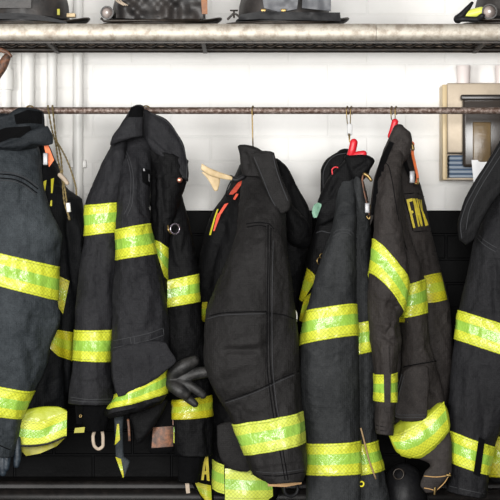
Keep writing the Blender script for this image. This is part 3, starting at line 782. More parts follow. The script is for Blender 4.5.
# ------------------------------------------------------------------ COAT 2, charcoal
t = thing('turnout_coat', 'charcoal firefighter coat with a red snap on its collar flap, second from left', 'coat', W(140, 450, 0.0), 'firefighter coats on the rail')
sl = loft('sleeve', [(112, 142, 128, 141, None, .03), (102, 162, 128, 160, None, .045), (93, 183, 127, 184), (85.5, 205, 124, 202), (84.5, 236, 120, 232), (80, 268, 119, 265), (77, 300, 118, 300), (75, 330.5, 114, 330), (73, 361, 112, 362.5), (70, 385, 113, 388), (68, 404, 113.5, 405)], F_B, t, Y=-.01, t=.055,
    creases=[(95, 300, 100, 240, 4, .004), (105, 380, 80, 384, 3, .003), (110, 150, 108, 200, 4, .006)])
band(sl, 3, 4, LIME); band(sl, 7, 8, LIME)
seam('seam', [[(70, 397), (90, 399.5), (112, 399)], [(70, 400), (90, 402), (112, 402)]], STITCH_L, sl)
cuff = loft('wristlet', [(78, 398, 112, 399), (78, 412, 111, 412), (84, 426, 109, 425), (87, 431, 107, 431)], BLACK, t, Y=0.0, t=.035, fold=.003)
ring(G(), W(80.5, 416, -.036), .0028, .0012, 0.0).build('rivet', BRASS, t)
cord('thumb_loop', [(96, 428, 0), (93, 437, -.012), (94, 445, -.012), (98.5, 449, -.012), (103, 445, -.012), (103, 437, -.01), (101.5, 428, 0)], .0042, TAN, t, flat=.45)
patch('cuff_strap', [(((75, 405), (83, 404)), ((76.5, 424), (82, 424)))], BLACK, t, sf=cuff, off=.006)
patch('cuff_lining', [(((75, 428), (85, 427)), ((74, 433), (84, 432.5)))], OLIVE, t, Y=.03, off=0, thick=.004)
fb = loft('body', [(122, 138, 150, 138, .0, .02), (121, 150, 151, 150, -.01, .028), (119.5, 172, 151, 172, -.035, .042), (118, 200, 150, 198), (116, 229.5, 150, 223), (115.5, 260.5, 157, 254), (113, 285, 162, 280), (112, 315, 168, 310), (111.5, 340, 170, 330), (111, 352, 169, 343), (112, 375, 170, 365), (116, 396, 166.5, 371), (107, 411.5, 166.5, 394), (105, 416, 163, 400)], F_B, t, Y=-.055, t=.055, fold=.006,
    creases=[(134, 345, 133, 395, 3, .004), (120, 350, 122, 390, 3, .005), (150, 345, 140, 380, 4, .005), (114, 300, 114, 345, 3, .006), (126, 165, 130, 195, 3, .006), (118, 355, 168, 340, 2, .004), (140, 150, 142, 220, 4, .004), (110, 414, 160, 399, 1.5, .003)])
band(fb, 4, 5, LIME); band(fb, 11, 12, LIME)
seam('seam', [[(120, 146), (127, 158), (131, 180), (130, 200), (124, 215)], [(123, 146), (130, 160), (133.5, 180), (132.5, 202), (127, 216)], [(113, 341), (130, 337.5), (150, 333), (163, 328)], [(113, 348), (130, 344.5), (150, 340), (164, 335)], [(163, 328), (164, 335)], [(130, 337), (133, 352)], [(134, 336), (136, 351)]], STITCH_L, fb)
pk = loft('pocket_flap', [(112, 352, 166, 343, None, .006), (112, 368, 170, 350, None, .008), (114, 385, 176, 361, None, .007), (118, 397, 166, 371, None, .005)], F_B, t, Y=-.114, t=.008, n=2.6, nu=120, fold=.003, open_end=False, creases=[(132, 356, 134, 385, 3, .003), (150, 350, 156, 375, 3, .003)])
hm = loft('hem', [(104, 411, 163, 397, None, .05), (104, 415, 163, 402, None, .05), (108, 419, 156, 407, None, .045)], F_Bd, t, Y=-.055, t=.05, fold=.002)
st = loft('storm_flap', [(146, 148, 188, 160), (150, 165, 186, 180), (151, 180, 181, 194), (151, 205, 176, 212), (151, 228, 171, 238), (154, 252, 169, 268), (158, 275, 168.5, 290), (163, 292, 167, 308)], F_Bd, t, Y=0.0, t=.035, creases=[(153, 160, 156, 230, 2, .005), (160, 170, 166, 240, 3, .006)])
patch('chest_band', [(((153, 239), (160, 242), (168.5, 248)), ((159.5, 262), (164, 276), (168.5, 281)))], LIME, t, sf=st, off=.006)
g = G(); c = W(179.5, 180, -.052)
g.lathe([(.001, -.0035), (.004, -.003), (.0068, -.001), (.007, .004), (.007, .014)], c, 'Y', 20); g.build('snap', metal('red_snap', (0.55, 0.16, 0.10), 0.3, (0.7, 0.55, 0.45), 200), t)
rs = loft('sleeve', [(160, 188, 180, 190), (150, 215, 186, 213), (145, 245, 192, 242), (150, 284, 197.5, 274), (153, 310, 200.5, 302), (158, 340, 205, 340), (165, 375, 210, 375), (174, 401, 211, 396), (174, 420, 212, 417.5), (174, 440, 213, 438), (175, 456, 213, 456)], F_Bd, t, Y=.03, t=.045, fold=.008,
    creases=[(172, 235, 180, 270, 4, .008), (183, 225, 178, 265, 3, -.005), (180, 225, 172, 240, 3, .006)])
band(rs, 3, 4, LIME); band(rs, 7, 8, LIME_D)
loft('wristlet', [(178, 450, 208, 451), (178, 470, 202, 470), (178, 482, 199, 483)], BLACK, t, Y=.03, t=.03)
patch('thumb_loop', [(((185, 482), (189, 482)), ((186.3, 493.5), (190, 493)))], TAN, t, Y=.03, off=0, thick=.003)
g = G(); ring(g, W(175, 229, -.05), .0125, .0022, .5); g.build('d_ring', metal('violet_steel', (0.35, 0.30, 0.36), 0.25), t)
g = G(); g.tube(spline([W(168, 226, -.03), W(168.5, 230, -.034), W(171, 233, -.03)], 4), .0028, 8, rounded=True); g.build('clasp', BRASS, t); g = G(); g.tube(spline([W(166, 303, -.04), W(166.5, 309, -.042), W(167, 315, -.04)], 4), .0025, 8, rounded=True); g.build('clasp', BRASS, t)
# collar in two halves
cl = loft('collar', [(131, 108, 144, 107, None, .018), (127, 115, 144, 114, None, .02), (121, 124, 143, 128, None, .024), (112, 137, 143, 135, None, .024), (110, 144, 130, 138, None, .016), (111.5, 145.5, 120, 141, None, .008)], F_B, t, Y=-.06, t=.022, n=2.1, fold=.003, open_end=False)
patch('collar_tab', [(((131, 107), (138, 105.5), (144, 108)), ((128, 117), (137, 117), (143, 117)))], BLACK, t, sf=cl, off=.004)
cr = loft('collar', [(140, 112, 150, 112, None, .012), (141, 124, 166, 119, None, .018), (143, 134, 177, 133, None, .022), (147, 142, 184, 147, None, .022), (155, 153, 187.5, 165, None, .02), (168, 164, 188.5, 175, None, .016), (178, 173, 188, 181, None, .01)], F_B, t, Y=-.02, t=.02, n=2.2, fold=.005, open_end=False,
    creases=[(150, 120, 180, 160, 5, .006), (148, 138, 184, 170, 2, .005)])
seam('seam', [[(150, 113), (166, 121), (177, 135), (184, 150), (187, 166), (186.5, 178)], [(150, 150), (160, 158), (172, 168), (184, 178)]], STITCH_L, cr)
patch('name_tag', [(((141.5, 168), (150, 170)), ((142.5, 182), (150, 187)))], BLACK, t, sf=fb, off=.005)
patch('tag_print', [(((143, 168.5), (144.5, 168.5)), ((143.4, 171), (145, 171))), (((148.5, 174), (149.5, 174.5)), ((148.6, 181), (149.8, 182)))], mat('grey_print', (.3, .3, .31), .7), t, sf=fb, off=.0065, thick=.002)
tl = loft('inner_flap', [(114, 416, 124, 414), (115, 440, 123, 430), (116, 458, 124, 456), (122, 466, 130, 462), (123.5, 477, 125.5, 476)], F_A, t, Y=-.02, t=.008, fold=.002, open_end=False)
patch('flap_trim', [(((117, 424), (119, 424)), ((114.8, 445), (120, 440))), (((115.5, 457), (121, 459)), ((123, 478), (124.2, 476)))], LIME_D, t, sf=tl, off=.002)
cord('strap', [(128, 419, -.03), (129, 430, -.034), (129.5, 441, -.03)], .0032, BROWN, t, flat=.5)
loft('inner_flap', [(128, 416, 168, 400, -.01, .012), (133, 430, 163, 412, -.01, .016), (135, 440, 152, 430, -.01, .014), (136, 441.5, 144, 440, -.01, .008)], F_Bd, t, t=.015, open_end=False, fold=.004)
pt = loft('tool_pouch', [(160, 404, 175, 404, .02, .01), (153, 426, 174.5, 425, .02, .012), (150, 440, 174, 440, .02, .012), (148, 449, 174, 449, .02, .012), (150, 453, 172, 452, .02, .008)], BLACK, t, open_end=False)
patch('leather_panel', [(((153, 427.5), (173.5, 426)), ((151.5, 448), (173, 446.5)))], BROWN, t, sf=pt, off=.003)
patch('pouch_trim', [(((174, 412), (175.8, 412)), ((173.5, 443), (175.5, 443)))], LIME, t, Y=.004, off=0, thick=.004)
patch('strap', [(((172.5, 404), (174, 404)), ((172.5, 425), (174, 425)))], BROWN, t, Y=.004, off=0, thick=.003)

# ------------------------------------------------------------------ COAT 3, black
t = thing('turnout_coat', 'black firefighter coat with a beige leather tab and a long plain sleeve in front', 'coat', W(255, 480, 0.03), 'firefighter coats on the rail')
body = loft('body', [(240, 165, 268, 162), (224, 192, 285, 190), (211, 213, 306, 225), (204, 240, 308, 250), (199, 275, 300, 285), (198, 310, 297, 320), (200, 350, 298, 350), (202, 390, 298, 390), (206, 430, 298, 430), (209, 457, 290, 465), (210, 488, 278, 497), (211, 494, 276, 503)], F_Bd, t, Y=.14, t=.068, fold=.008,  # body behind the sleeve, its shade put into the cloth colour
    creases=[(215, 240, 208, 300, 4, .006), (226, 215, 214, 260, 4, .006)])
sl = loft('sleeve', [(243, 166, 276, 166, .015, .028), (241, 182, 282, 182, -.01, .04), (239, 200, 285, 198, -.045, .055), (237, 228, 286, 225, -.08, .068), (229, 255, 288, 250), (214, 290, 293, 285), (205.5, 318, 296.5, 318), (204.5, 350, 299, 350), (209, 378, 300, 378), (222, 404, 301.5, 398), (233.5, 425.5, 302.5, 413), (245, 457, 306, 444.5), (247.5, 468, 307.5, 460), (252, 478, 307, 472), (261, 483, 304, 481)], F_C, t, Y=-.115, t=.07, fold=.007, wr=.0028,
    creases=[(206, 316, 262, 312, 1.8, .004), (262, 312, 297, 320, 1.8, .004), (220, 350, 262, 350, 3.5, .010), (235, 346, 265, 340, 4, -.006), (225, 402, 262, 390, 1.8, .004), (262, 388, 298, 371, 1.8, .004), (215, 385, 260, 370, 6, .006), (268, 226, 267, 300, 2, .003), (267, 320, 268, 400, 2, .003), (235, 415, 250, 390, 5, .006), (250, 330, 225, 335, 6, -.004), (250, 472, 305, 462, 2.5, .004), (240, 260, 225, 300, 8, -.003)])
band(sl, 10, 11, LIME_P)
seam('seam', [[(246, 224), (258, 222.5), (268, 223.5), (274, 229)], [(247, 227), (258, 225.5), (266, 226.5)], [(268, 225), (268, 260), (267, 312), (267, 360), (271, 400), (278, 440), (285, 480)], [(271, 228), (270, 260), (269.5, 312), (270, 360), (274, 400), (281, 440), (288, 480)], [(206, 317), (222, 313), (240, 312), (266, 311.5)], [(270, 313), (284, 315), (297, 320)], [(225, 401), (240, 396), (262, 387.5), (282, 378), (299, 371)], [(251, 474), (275, 476), (305, 472)]], STITCH, sl, r=.0013)
seam('seam', [[(206, 319.2), (222, 315.2), (240, 314.2), (266, 313.7)], [(225, 403.2), (240, 398.2), (262, 389.7), (282, 380.2), (299, 373.2)], [(251, 471), (275, 473), (305, 469)], [(273.2, 240), (272, 312), (272.5, 360), (276, 400), (283, 440)]], STITCH_L, sl, r=.0009)
patch('sleeve_lining', [(((267, 478), (285, 478), (302, 476)), ((268, 486.3), (285, 487), (301.5, 484)))], leather('tan_lining', (.5, .3, .14), (.42, .25, .11), .7), t, Y=-.10, off=0, thick=.006)
patch('hem_band', [(((208.8, 456), (216, 462), (224, 465)), ((210, 487), (217, 492), (224.5, 494))), (((225, 468.5), (245, 470), (266, 471), (272, 476)), ((225, 500), (250, 501), (268, 500), (273, 496)))], LIME_P, t, sf=body, off=.006)
pf = loft('pocket_flap', [(217, 426, 248, 424, .025, .008), (217.5, 445, 250, 445, .025, .009), (221, 460, 250, 465, .025, .008), (229, 468, 250, 470.5, .025, .005)], F_C, t, open_end=False, fold=.002)
tp = loft('tail_panel', [(190, 440, 224, 440), (191, 470, 216, 470), (190, 478, 213, 482), (202, 500, 214, 502)], BLACK, t, Y=.12, t=.02, open_end=False, fold=.002)
patch('lettering', [(((204.3, 456.5), (206.6, 456.5)), ((201, 480), (203.6, 480.3))), (((205.2, 456.5), (208.2, 457)), ((206.8, 480.5), (209.6, 481))), (((203.4, 471), (207, 471.2)), ((203, 474.3), (207.2, 474.5)))], LETTER, t, sf=tp, off=.003, one=True)
patch('tail_band', [(((194, 481), (203, 484), (211, 485.5)), ((201, 496), (206, 501), (212, 505)))], LIME_D, t, sf=tp, off=.004)
patch('chest_band', [(((202, 302.5), (207.5, 302)), ((201.5, 322), (204.5, 322)))], LIME_D, t, sf=body, off=.004)
# collar
cl = loft('collar', [(237.5, 146, 262, 150, None, .022), (240, 155, 272, 153, None, .024), (241, 165, 274, 165, None, .028), (243, 175, 278, 178, None, .03)], F_C, t, Y=-.015, t=.026, n=2.2, fold=.004, creases=[(244, 150, 250, 172, 2.5, .006)])
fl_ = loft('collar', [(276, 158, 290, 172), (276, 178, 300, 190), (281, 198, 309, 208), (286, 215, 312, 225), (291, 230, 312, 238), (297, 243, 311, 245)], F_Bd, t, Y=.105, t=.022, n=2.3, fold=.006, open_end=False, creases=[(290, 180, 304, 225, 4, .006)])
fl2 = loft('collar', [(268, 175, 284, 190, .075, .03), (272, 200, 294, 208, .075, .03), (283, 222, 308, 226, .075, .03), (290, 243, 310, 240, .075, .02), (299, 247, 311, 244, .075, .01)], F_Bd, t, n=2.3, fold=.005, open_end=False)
lp = loft('lapel', [(251, 154, 274, 152.5, None, .008), (252, 158, 276, 160, None, .012), (259, 175, 279, 170, None, .013), (267, 193, 286, 188, None, .013), (273, 206, 291, 202, None, .011), (280, 213, 290, 208, None, .007)], F_C, t, Y=-.10, t=.012, n=2.8, fold=.003, open_end=False)
seam('seam', [[(254, 157), (262, 176), (270, 196), (276, 207)], [(273, 155), (276, 168), (282, 186), (288, 201)]], STITCH_L, lp)
bt = loft('leather_tab', [(202, 163.5, 201.5, 170, None, .004), (210, 168, 209, 175, None, .005), (221, 172.5, 220, 178.5, None, .004), (231, 176, 230, 180, None, .003), (234, 178, 234, 180.5, None, .002)], BEIGE, t, Y=-.03, t=.005, n=2.4, fold=.002, open_end=False)
loft('leather_tab', [(201.5, 172.5, 212, 174.5, None, .003), (206, 177, 220, 176, None, .004), (210, 183, 220, 181, None, .004), (214, 190.5, 218, 189.5, None, .003)], BEIGE, t, Y=-.012, t=.004, n=2.4, fold=.004, open_end=False)
G().tube(spline([W(230.5, 177.5, -.025), W(236, 180, -.028), W(243, 177, -.025)], 5), .0065, 10, rounded=True).build('tab_clip', RUBBER, t)
cord('clip_cord', [(231, 181, -.02), (228, 187, -.02), (226, 194, -.01), (229, 198, .0)], .0016, RUBBER, t)
patch('trim_strip', [(((242, 177.5), (246, 177.5)), ((231, 191), (236, 192.5))), (((231, 191), (237, 191)), ((229, 194.5), (233, 194.5))), (((236, 193.5), (238.5, 194)), ((233, 199), (235, 200)))], REDO, t, sf=[body, cl], off=.010)
patch('trim_strip', [(((224.5, 204), (228.5, 203)), ((217, 216), (221.5, 213.5))), (((217.5, 213), (221, 214)), ((213, 231), (214.5, 231)))], REDO, t, sf=body, off=.006)
patch('zip_tape', [(((217, 209), (218.5, 209)), ((213.5, 219), (215, 219))), (((213.5, 219), (215.2, 219)), ((209, 235), (210.8, 235)))], YEL, t, sf=body, off=.007)
g = G(); ring(g, W(294, 317, -.115), .017, .0022, 1.15); g.build('steel_ring', WHITE, t)
g = G(); ring(g, W(291, 489, .03), .018, .0045, .3); g.build('rubber_ring', RUBBER, t)

# ------------------------------------------------------------------ COAT 4, worn navy
t = thing('turnout_coat', 'worn navy firefighter coat with a mint-green collar patch and a red hanger', 'coat', W(345, 490, 0.0), 'firefighter coats on the rail')
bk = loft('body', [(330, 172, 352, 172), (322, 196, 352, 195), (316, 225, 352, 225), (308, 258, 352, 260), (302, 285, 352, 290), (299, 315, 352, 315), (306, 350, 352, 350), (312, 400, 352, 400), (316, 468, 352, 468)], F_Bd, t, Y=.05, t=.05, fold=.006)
bp_ = loft('front_panel', [(352, 175, 364, 182), (350, 195, 368, 200), (345, 225, 370.5, 222), (342, 260, 371.5, 255), (342, 295, 372, 290), (342, 326, 373, 319.5), (342, 358, 374, 350.5), (342, 395, 377, 390), (342, 447, 378, 441.5), (342, 478, 384, 471), (342, 492, 387, 488), (342, 505, 390, 502)], F_D, t, Y=.01, t=.042, fold=.005, creases=[(363, 300, 365, 440, 3, .003)])
band(bp_, 5, 6, LIME); band(bp_, 8, 9, LIME)
sl = loft('sleeve', [(341, 172, 354, 168, .01, .02), (337, 188, 355, 186, .0, .028), (335, 206, 356, 206, -.02, .038), (332, 228, 356.5, 228, -.04, .046), (325, 250, 356.5, 252), (316, 277, 356.5, 278), (307, 312.5, 356.5, 305, None, None, -3), (300, 346.5, 358.5, 337, None, None, -3), (299, 380, 359.5, 380), (301, 410, 360, 412), (306, 444.5, 360.5, 442), (307, 476, 360.5, 475), (306.5, 490, 360.5, 490), (306, 504, 360.5, 504)], F_D, t, Y=-.045, t=.05, fold=.004, wr=.002, n=2.25,
    creases=[(340, 240, 335, 300, 4, .004), (345, 245, 350, 300, 4, -.003), (325, 350, 320, 430, 7, .003)])
band(sl, 6, 7, LIME); band(sl, 10, 11, LIME)
seam('seam', [[(333, 234), (338, 230), (347, 229.5), (353, 233), (356, 240)], [(333, 237), (339, 233), (347, 232.5), (352, 236)], [(356, 240), (357.5, 252), (355, 262)]], STITCH_L, sl)
seam('seam', [[(358, 229), (364, 226), (369.5, 226)], [(357, 238), (360, 255), (363, 270), (369, 270)]], STITCH_L, bp_)
patch('side_band', [(((307, 268), (312, 272), (317, 277.5)), ((299, 299), (302, 302), (305.5, 297))), (((304, 299), (308, 295), (312.5, 292)), ((299, 320), (302, 322), (306, 318)))], LIME_D, t, sf=bk, off=.006)
ring(G(), W(320, 261, .0), .009, .0016, .6).build('clasp', BRASS, t); ring(G(), W(322, 256, .0), .006, .0014, .4).build('clasp_ring', BRASS, t)
seam('seam', [[(316, 233), (322, 231), (330, 233), (338, 230)]], STITCH_L, bk)
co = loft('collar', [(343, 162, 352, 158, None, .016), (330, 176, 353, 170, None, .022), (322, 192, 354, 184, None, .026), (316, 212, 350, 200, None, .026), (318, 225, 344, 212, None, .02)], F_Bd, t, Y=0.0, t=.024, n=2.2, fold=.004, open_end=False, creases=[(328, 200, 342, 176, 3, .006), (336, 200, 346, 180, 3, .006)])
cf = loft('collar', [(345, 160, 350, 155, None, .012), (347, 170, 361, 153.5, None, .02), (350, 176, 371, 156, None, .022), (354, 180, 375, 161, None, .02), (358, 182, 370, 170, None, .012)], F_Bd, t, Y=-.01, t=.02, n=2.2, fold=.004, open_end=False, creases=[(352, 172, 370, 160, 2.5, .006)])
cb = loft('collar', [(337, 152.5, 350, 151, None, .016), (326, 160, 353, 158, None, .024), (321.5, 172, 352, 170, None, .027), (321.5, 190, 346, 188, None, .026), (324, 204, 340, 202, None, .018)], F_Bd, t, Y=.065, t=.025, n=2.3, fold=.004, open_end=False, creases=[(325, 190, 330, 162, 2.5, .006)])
seam('seam', [[(323.5, 196), (323, 176), (328, 162), (338, 154.5), (348, 153)]], STITCH_L, cb)
cord('piping', [(333, 178, -.012), (332, 170, -.012), (336, 167, -.012), (341, 170, -.012)], .0018, RED, t)
patch('collar_badge', [(((312.2, 209), (314, 204.5), (318, 202.4), (321.3, 204)), ((312, 213), (313.5, 218), (317, 217.5), (321.4, 206)))], GREEN, t, sf=co, off=.006)
cord('leather_strap', [(370, 179, -.03), (364, 174.5, -.04), (362.5, 180, -.042), (364, 190, -.042), (367, 203, -.042), (369.5, 215, -.04)], .0036, BROWN, t, flat=.5)
g = G().tube(spline([W(364.5, 174, -.046), W(368, 176, -.046), (W(371, 180, -.046))], 4), .0045, 10, rounded=True); g.build('snap_hook', BRASS, t)
G().box(W(365, 213, -.048), W(369.5, 203, -.040), .002).build('metal_clip', STEEL, t)
cord('strap_end', [(370, 205, -.03), (371, 213, -.034), (369, 219, -.034), (366.5, 216, -.034)], .0024, BRASS, t)
cord('zip_cord', [(360.8, 428, -.062), (364, 440, -.065), (369, 460, -.062), (376, 479, -.05)], .0022, leather('cord_brown', (.30, .20, .10), (.2, .13, .06), .7, 100), t)
g = G(); ring(g, W(361.5, 484, -.06), .006, .002, .3); g.build('zip_pull', YEL, t)

# ------------------------------------------------------------------ COAT 5, brownish
t = thing('turnout_coat', 'brownish-black firefighter coat with yellow letters on its back, fifth from left', 'coat', W(415, 470, 0.0), 'firefighter coats on the rail')
bk = loft('body', [(396, 134, 407, 134), (392, 150, 411, 155), (390, 175, 416, 172), (388, 200, 424, 196), (388, 230, 431, 229), (388, 275, 441, 272.5), (388, 303, 447.5, 299.5), (390, 330, 451, 330), (392, 370, 453, 370), (394, 400, 448, 405), (396, 420, 445, 425)], F_E, t, Y=.09, t=.06, fold=.005, creases=[(428, 240, 434, 272, 3, .005), (420, 235, 428, 272, 3, .004)])
bk.o.data.materials[0] = F_E
fp = loft('front_panel', [(394, 165, 399, 162), (394, 190, 402, 188), (394, 220, 406, 222), (395, 255, 416, 255), (398, 287, 424, 279), (400, 319, 428.5, 313), (402, 340, 431, 340), (402, 365, 436, 362), (398, 385, 440, 380), (394, 410, 443, 398), (393, 425, 446, 412)], F_E, t, Y=-.0, t=.045, fold=.007,
    creases=[(402, 370, 436, 362, 1.8, .004), (405, 372, 400, 405, 4, .005), (430, 340, 420, 360, 5, .004), (420, 380, 440, 395, 4, .006), (415, 300, 420, 360, 5, .004)])
band(fp, 4, 5, LIME)
patch('back_band', [(((424, 276), (432, 274), (441, 272.5)), ((428, 303), (437, 302), (447.5, 299.5)))], LIME_D, t, sf=bk, off=.005)
patch('side_band', [(((396, 306), (401, 306)), ((397, 322), (408, 322.5)))], LIME_D, t, sf=fp, off=.003)
pk = loft('pocket_flap', [(403, 372, 428, 368, None, .006), (398, 392, 429, 385, None, .009), (392, 414, 428, 398, None, .009), (398, 419, 427, 419, None, .007)], F_E, t, Y=-.066, t=.009, n=2.8, fold=.004, open_end=False, creases=[(402, 385, 420, 410, 4, .004)])
seam('seam', [[(403, 367), (418, 364), (436, 361)]], STITCH, fp, r=.0015)
seam('seam', [[(402, 374), (397, 392), (392.5, 412), (399, 417.5), (426, 417.5)], [(404, 376), (399.5, 393), (395.5, 411), (400, 415), (426, 415)]], STITCH_L, pk)
hb = loft('hem_band', [(388, 434, 430, 410, None, .02, 2), (392, 444, 442, 404, None, .03, 2), (397, 453, 448, 415, None, .034, 2), (410, 458, 449.5, 428, None, .026, 2), (418, 459, 447, 434, None, .015, 2)], LIME, t, Y=-.045, t=.03, n=2.1, fold=.004, open_end=False, creases=[(404, 436, 412, 455, 2, .004), (422, 420, 438, 446, 2, .004)])
patch('hem_band_tape', [(((389, 435), (400, 433), (412, 427), (428, 417), (444, 401.5)), ((401, 456), (410, 458.5), (422, 455), (437, 443), (449, 428.5)))], LIME, hb.o, sf=hb, off=.004)
hm = loft('hem', [(412, 456, 449, 430, None, .015), (430, 466, 452, 447, None, .018), (425, 472, 452, 472, None, .016), (420, 486, 442, 484, None, .012), (424, 491, 437, 490, None, .008)], F_E, t, Y=-.042, t=.015, n=2.2, fold=.004, open_end=False)
seam('tan_stitching', [[(424, 476), (436, 477), (449, 475.5)], [(424, 488), (430, 489), (436, 491)], [(450, 473), (445, 482), (437, 490)]], leather('tan_thread', (.45, .27, .10), (.35, .2, .08), .7, 120), hm, r=.0013, off=.001)
G().tube([W(447, 475, -.06), W(450, 475.5, -.06)], .0035, 8, rounded=True).build('thread_tuft', BRASS, t); G().tube([W(435, 488, -.056), W(434.5, 494, -.054)], .003, 8, rounded=True).build('thread_tuft', BRASS, t)
sl = loft('sleeve', [(390, 140, 403, 138, -.03, .02), (384, 153, 404, 151, -.05, .028), (378, 175, 401, 173, -.085, .036), (374, 205, 400, 208), (374, 239.5, 408, 284, None, None, -6), (370, 274, 404.5, 312, None, None, -5), (368.5, 300, 399, 322), (370, 328, 401, 343), (374, 352, 397, 358), (376, 375, 396, 373), (376, 401.5, 395.5, 402.5), (375.5, 420, 393.5, 421), (376.5, 433, 392.5, 435.5)], F_E, t, Y=-.105, t=.043, fold=.006, wr=.003,
    creases=[(402, 310, 385, 302, 3, .008), (400, 318, 383, 330, 3, -.006), (398, 345, 378, 332, 3, .008), (386, 336, 394, 320, 2, .006), (387, 345, 388, 370, 2, .004), (378, 340, 380, 370, 3, .004), (380, 424, 392, 424, 1.5, .003)])
band(sl, 4, 5, LIME); band(sl, 9, 10, LIME)
patch('cuff_strap', [(((384, 345), (388.5, 345)), ((384.5, 373), (389.5, 373))), (((383.8, 373), (391, 373)), ((384.5, 412), (390.5, 412)))], F_E, t, sf=sl, off=.008)
seam('seam', [[(376, 425), (385, 427), (393, 426)], [(376, 429), (385, 431), (393, 430)], [(383.5, 162), (388, 165), (392, 180), (396, 205), (401, 230), (407, 250)]], STITCH, sl)
seam('seam', [[(404, 194), (415, 193), (424, 196.5)], [(414, 232), (424, 231), (432, 232)], [(402, 193), (408, 210), (413, 231)]], STITCH, bk)
F1 = [(((406.3, 199.5), (408.6, 199.3)), ((413.2, 228), (415.4, 227.7))), (((407, 199.4), (412.2, 198.2)), ((407.8, 202.4), (412.7, 201))), (((409.6, 211.5), (413, 210.6)), ((410.3, 214), (413.6, 213)))]
N1 = [(((412.6, 198.6), (414.4, 198.5)), ((418.2, 226.6), (419.8, 226.4))), (((413, 198.6), (415.2, 198.5)), ((421, 226.2), (423, 226))), (((416.2, 198.5), (417.6, 198.5)), ((421.6, 226), (423, 226)))]
Y1 = [(((418.2, 199.5), (419.6, 199.4)), ((421.4, 211.5), (422.8, 211))), (((420.6, 199.6), (421.6, 199.8)), ((421.8, 211.5), (423, 211))), (((421.5, 210.6), (423.1, 210.5)), ((425.4, 226), (428.6, 225)))]
for q in (F1, N1, Y1): patch('lettering', q, LETTER, t, sf=bk, off=.004, thick=.002, dens=1.2, one=True)
co = loft('collar', [(393, 128, 404, 127, None, .018), (389, 138, 411, 133, None, .024), (384, 150, 412, 140, None, .028), (379, 165, 410, 152, None, .026), (374, 182, 402, 165, None, .02), (371, 205, 382, 190, None, .012), (370, 225, 374, 215, None, .006)], F_E, t, Y=-.05, t=.025, n=2.2, fold=.005, open_end=False, creases=[(386, 155, 400, 134, 3, .008), (376, 190, 390, 158, 3, .006), (394, 150, 408, 138, 3, .005)])
patch('collar_dark_strip', [(((389.5, 141), (380, 160), (374.5, 182), (370.5, 215)), ((394, 143), (387, 160), (380.5, 182), (373, 215)))], BLACK, t, sf=[sl, co], off=.004)  # black strip laid along the collar's left side
cord('webbing_strap', [(409, 141, -.03), (413, 144, -.032), (412.5, 152, -.03), (415, 165, -.01), (417.5, 178, .0), (416, 184, .0)], .0036, ORANGE, t, flat=.5)
g = G().tube(spline([W(408, 142, -.045), W(412, 145, -.045), (W(413, 149, -.045))], 4), .0045, 10, rounded=True); g.build('snap_hook', BRASS, t); g = G().tube(spline([W(414, 183, -.01), W(418, 184, -.01), W(418, 178, -.01)], 4), .0025, 8); g.build('clip_ring', BRASS, t)
G().box(W(409.5, 183, -.022), W(414.5, 171, -.012), .002).build('metal_clip', STEEL, t)
cord('clip_strap', [(404, 158, -.02), (407, 168, -.018), (410.5, 176, -.016)], .005, BLACK, t, flat=.5)

# ------------------------------------------------------------------ COAT 6, right edge
t = thing('turnout_coat', 'black firefighter coat with a broad stitched collar at the right edge', 'coat', W(500, 490, 0.0), 'firefighter coats on the rail')
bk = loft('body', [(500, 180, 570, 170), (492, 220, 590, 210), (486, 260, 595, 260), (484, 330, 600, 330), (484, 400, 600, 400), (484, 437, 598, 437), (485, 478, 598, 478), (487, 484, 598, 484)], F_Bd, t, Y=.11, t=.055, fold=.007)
band(bk, 5, 6, LIME_D)
sl = loft('sleeve', [(493, 192, 545, 185), (483, 215, 548, 205), (473, 243, 545, 240), (465, 285, 540, 300), (460, 311, 540, 337), (454.5, 340, 540, 368), (450.5, 370, 530, 395), (449, 400, 515, 415), (449.5, 431.5, 494, 448), (450, 463.5, 488, 477), (449, 480, 487, 490), (446, 492, 485, 499)], F_F, t, Y=.0, t=.06, fold=.006,
    creases=[(494, 255, 497, 330, 4, .008), (480, 370, 484, 440, 4, .005), (470, 360, 466, 430, 5, -.004), (478, 270, 470, 320, 5, .004), (488, 400, 484, 440, 3, .005)])
band(sl, 4, 5, LIME); band(sl, 8, 9, LIME)
seam('seam', [[(475, 235), (482, 243), (489, 248), (496, 252)], [(476, 232), (484, 240), (490, 244), (497, 248)], [(449, 486), (466, 490), (485, 494)]], STITCH_L, sl)
patch('cuff_strap', [(((479, 437), (485, 440)), ((473.5, 474), (480, 477)))], BLACK, t, sf=sl, off=.007)
co = loft('collar', [(500, 140, 545, 138, None, .018), (487, 162, 540, 155, None, .018), (473, 184, 520, 172, None, .017), (462, 206, 502, 192, None, .016), (457.5, 226, 490, 207, None, .018), (459, 239, 482, 222, None, .014), (464, 243.5, 476, 236, None, .008)], F_Fc, t, Y=-.075, t=.015, n=3.4, fold=.004, open_end=False, creases=[(466, 232, 496, 180, 2.5, .004)])
seam('seam', [[(500, 147), (487, 168), (475, 188), (465, 208), (460.5, 226), (462, 239)], [(503, 152), (490, 172), (478, 192), (469, 212), (466, 230)]], STITCH_L, co)
cord('neck_loop', [(520, 145, -.03), (521, 125, YR - .024), (522, 111, YR - .015), (522, 105, YR - .006), (522, 104.3, YR+.006), (523, 111, YR + .016)], .003, BLACK, t)

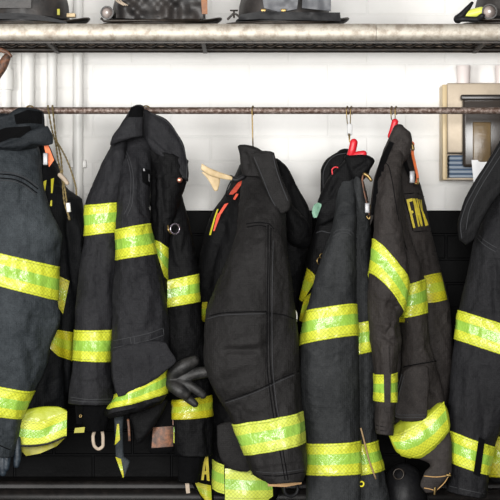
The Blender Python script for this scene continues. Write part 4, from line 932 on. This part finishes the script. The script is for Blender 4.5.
# black helmet on the bench
c = W(402, 478, .16)
t = thing('fire_helmet', 'glossy black fire helmet lying low on the bench behind the brownish coat', 'helmet', (c[0], .10, SB))
g = G(); n = 40; V = []
lv = [(1.12, .004), (1.14, .008), (1.02, .014), (1.0, .03), (.93, .045), (.78, .06), (.55, .070), (.28, .076), (.03, .078)]
for r, z in lv:
    for k in range(n):
        q = 2 * math.pi * k / n; rb = 1 + .02 * max(0, math.cos(4 * q)) ** 10
        V.append((c[0] + .058 * r * math.cos(q) * rb, .10 + .08 * r * math.sin(q) * rb, SB + .001 + z * 1.5))
mesh('shell', V, [[i * n + k, i * n + (k + 1) % n, (i + 1) * n + (k + 1) % n, (i + 1) * n + k] for i in range(len(lv) - 1) for k in range(n)] + [list(range(n))[::-1], [(len(lv) - 1) * n + k for k in range(n)]], RUBBER, t)
g = G(); ring(g, (c[0] - .018, .035, SB + .098), .013, .002, .1); g.build('hanging_ring', DSTEEL, t)

# ------------------------------------------------------------------ light and camera
w = bpy.data.worlds.new('World'); SC.world = w; w.use_nodes = True
w.node_tree.nodes['Background'].inputs[0].default_value = (1.0, 0.985, 0.96, 1); w.node_tree.nodes['Background'].inputs[1].default_value = 0.10
def area(name, loc, tgt, sx, sy, power, col=(1, 1, 1)):
    l = bpy.data.lights.new(name, 'AREA'); l.shape = 'RECTANGLE'; l.size = sx; l.size_y = sy; l.energy = power; l.color = col
    o = bpy.data.objects.new(name, l); COL.objects.link(o); o.location = loc
    o.rotation_euler = (Vector(tgt) - Vector(loc)).to_track_quat('-Z', 'Y').to_euler(); return o
area('added_front_light', (-2.5, -4.9, 1.8), (0, 0, 1.45), 1.4, 1.6, 240, (1.0, 0.99, 0.97))  # added key light at front left, gives the coats form
area('added_front_light', (0.1, -6.0, 1.65), (0, 0, 1.5), 1.8, 1.4, 290, (1.0, 0.99, 0.97))  # added frontal area light behind the camera
area('ceiling_lamp', (-0.6, -1.6, 3.3), (-0.2, 0.1, 1.4), 2.4, 0.5, 10, (1.0, 0.98, 0.95))
area('ceiling_lamp', (1.6, -2.2, 3.3), (0.4, 0.1, 1.4), 2.0, 0.5, 8, (1.0, 0.98, 0.95))

cd = bpy.data.cameras.new('Camera'); cam = bpy.data.objects.new('Camera', cd); COL.objects.link(cam)
cam.location = (0, -D, CZ); cam.rotation_euler = (math.radians(90), 0, 0)
cd.sensor_width = 36; cd.lens = 36 * D / (500 * S); cd.clip_end = 100
SC.camera = cam
SC.view_settings.view_transform = 'Standard'; SC.view_settings.look = 'None'
SC.view_settings.gamma = 1; SC.view_settings.use_curve_mapping = False
SC.view_settings.exposure = 0.0
